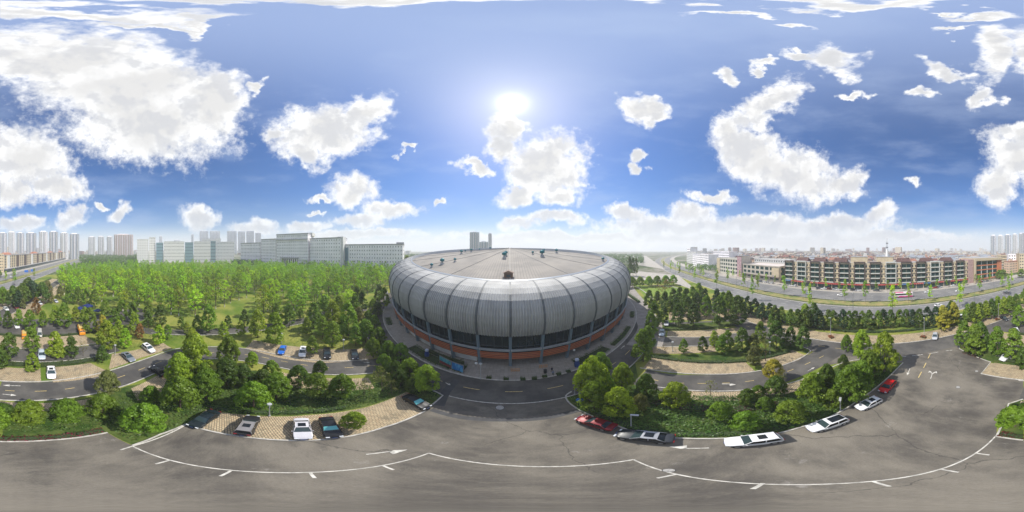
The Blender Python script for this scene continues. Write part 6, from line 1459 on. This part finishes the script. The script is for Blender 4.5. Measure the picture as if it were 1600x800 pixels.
# dense low city quarter behind the boulevard blocks
ROOFC = [mat('city_roof_%d' % k, c, .9, var=.25, vscale=.3) for k, c in enumerate([(0.17, 0.075, 0.06), (0.11, 0.065, 0.06), (0.27, 0.12, 0.08), (0.30, 0.28, 0.26), (0.22, 0.24, 0.27)])]
def f_hw(c0):
    def f(t, co, c):
        sx = N(t, 'ShaderNodeSeparateXYZ'); t.links.new(co, sx.inputs[0])
        a = M(t, 'FRACT', M(t, 'MULTIPLY', M(t, 'ADD', sx.outputs[0], sx.outputs[1]), 0.30)); b = M(t, 'FRACT', M(t, 'MULTIPLY', sx.outputs[2], 0.32))
        w = M(t, 'MULTIPLY', M(t, 'GREATER_THAN', a, 0.55), M(t, 'GREATER_THAN', b, 0.5)); return MIX(t, w, c0, (0.07, 0.08, 0.09, 1))
    return f
HW = [mat('house_wall_%d' % k, rough=.85, fn=f_hw(c)) for k, c in enumerate([(0.58, 0.50, 0.38, 1), (0.55, 0.54, 0.52, 1), (0.42, 0.36, 0.33, 1), (0.60, 0.44, 0.32, 1)])]
HM = []
for k in range(20):
    mb = MB(); w, d, h = random.uniform(12, 30), random.uniform(9, 13), random.uniform(11, 17); mb.box((0, 0, h / 2), (w, d, h), 0, 0)
    if k % 4 != 3:
        e = .7; z1 = h + random.uniform(2.2, 3.6); mb.add([(-w / 2 - e, -d / 2 - e, h), (w / 2 + e, -d / 2 - e, h), (w / 2 + e, d / 2 + e, h), (-w / 2 - e, d / 2 + e, h), (-w / 2 + 2, 0, z1), (w / 2 - 2, 0, z1)], [(0, 1, 5, 4), (2, 3, 4, 5), (1, 2, 5), (3, 0, 4), (3, 2, 1, 0)], 1)
        mb.box((w * .2, d * .2, z1 - .6), (3, 2.4, 3.2), 0, 0)
    else: mb.box((0, 0, h + .35), (w + .4, d + .4, .7), 0, 1); mb.box((w * .2, 0, h + 1.9), (4, 4, 2.6), 0, 0)
    HM.append((mb.mesh('house', [HW[k % 4], ROOFC[(k // 2 + k) % 5]]), ['maroon', 'brown', 'orange-red', 'grey', 'slate blue'][(k // 2 + k) % 5]))
HP = []
for o in list(range(64, 330, 23)) + list(range(340, 900, 46)):
    for s in np.arange(-620, 420, 30 if o < 330 else 48):
        q = BL(float(s) + random.uniform(-5, 5), o + random.uniform(-4, 4)); px = 800 + math.degrees(math.atan2(q.x, q.y)) * 4.4444
        if s > 40 and o < 110: continue
        if (px > 1105 or px < 105) and random.random() < 0.97: HP.append((math.hypot(q.x, q.y), q))
HP.sort(key=lambda a: a[0]); HP = HP[:290]; k0 = 0; ri = 0
print('houses', len(HP))
while k0 < len(HP):
    rank = sorted(HP[k0:k0 + 34], key=lambda a: (math.atan2(a[1].x, a[1].y) + 2 * PI) % (2 * PI))
    for i, (r, q) in enumerate(rank):
        me, rc = HM[random.randrange(20)]
        o_ = obj('town_house', me, None, tuple(q), math.atan2(U.y, U.x) + random.choice((0, 0, PI / 2)) + random.uniform(-.05, .05))
        tag(o_, f'{rc} roofed house, {ORD[i] if i else "first"} from the left, {ORD[ri] if ri else "nearest"} rank beyond the boulevard blocks', 'house', 'houses of the dense quarter')
    k0 += 34; ri += 1
# city and wooded masses that nobody could count
mb = MB()
for _ in range(2200):
    a = random.uniform(RAD(62), RAD(205)); r = random.uniform(620, 2300)
    h = random.uniform(9, 19) + (random.random() < 0.03) * 25; w = random.uniform(14, 34)
    mb.box((r * math.sin(a), r * math.cos(a), h / 2), (w, random.uniform(10, 15), h), random.random() * 3, random.randrange(3))
for _ in range(420):
    a = random.uniform(RAD(-158), RAD(-36)); r = random.uniform(900, 2300); h = random.uniform(9, 26); w = random.uniform(16, 40)
    mb.box((r * math.sin(a), r * math.cos(a), h / 2), (w, 14, h), random.random() * 3, random.randrange(3))
tag(mb.build('distant_city_mass', [HW[1], HW[0], ROOFC[0]]), kind='stuff')
def woods(name, az0, az1, r0, r1, n, h, col, leaf=1.1):
    a = np.radians(az0 + (az1 - az0) * rng.random(n)); r = r0 + (r1 - r0) * rng.random(n)
    cen = np.stack([r * np.sin(a), r * np.cos(a), h * (0.45 + 0.25 * rng.random(n))], 1)
    C_, N_, S_ = clump_leaves(cen, h * (0.28 + 0.2 * rng.random(n)), 34, leaf, 1.0); C_[:, 2] = np.abs(C_[:, 2])
    tag(obj(name, quads_mesh(name, C_, N_, S_, LEAF), col=col), kind='stuff')
woods('distant_woodland', -152, -132, 250, 700, 500, 11, (0.08, 0.15, 0.03))
woods('distant_woodland', -98, -88, 270, 330, 160, 11, (0.05, 0.11, 0.03))
woods('distant_woodland', -38, 0, 240, 700, 700, 13, (0.06, 0.13, 0.04))
woods('distant_woodland', 0, 46, 300, 800, 900, 12, (0.07, 0.14, 0.04))
woods('distant_woodland', 36, 41.5, 170, 195, 60, 9, (0.08, 0.15, 0.04), .6)
woods('street_tree_mass', 62, 72, 200, 260, 60, 9, (0.08, 0.16, 0.04), .6)
for i, (px, r, h, c) in enumerate(((636, 190, 24, 'yg'), (643, 196, 21, 'gr'), (631, 185, 18, 'dk'))):
    q = polar(px, r); plant('round', q.x, q.y, 7, h, c, ['large yellow-green tree between the campus block and the arena', 'tall green tree touching the arena left rim', 'dark tree at the end wall of the long low campus block'][i], None)
# rows of poplars and parked cars on the hazy lot right of the arena
for i in range(3):
    q = polar(984 + i * 5, 190); plant('cone', q.x, q.y, 3.2, 22 - i, 'dk', ['tall dark poplar, left one of three on the hazy lot', 'tall dark poplar, middle one of three on the hazy lot', 'tall dark poplar, right one of three on the hazy lot'][i], 'three poplars')
make_haze()
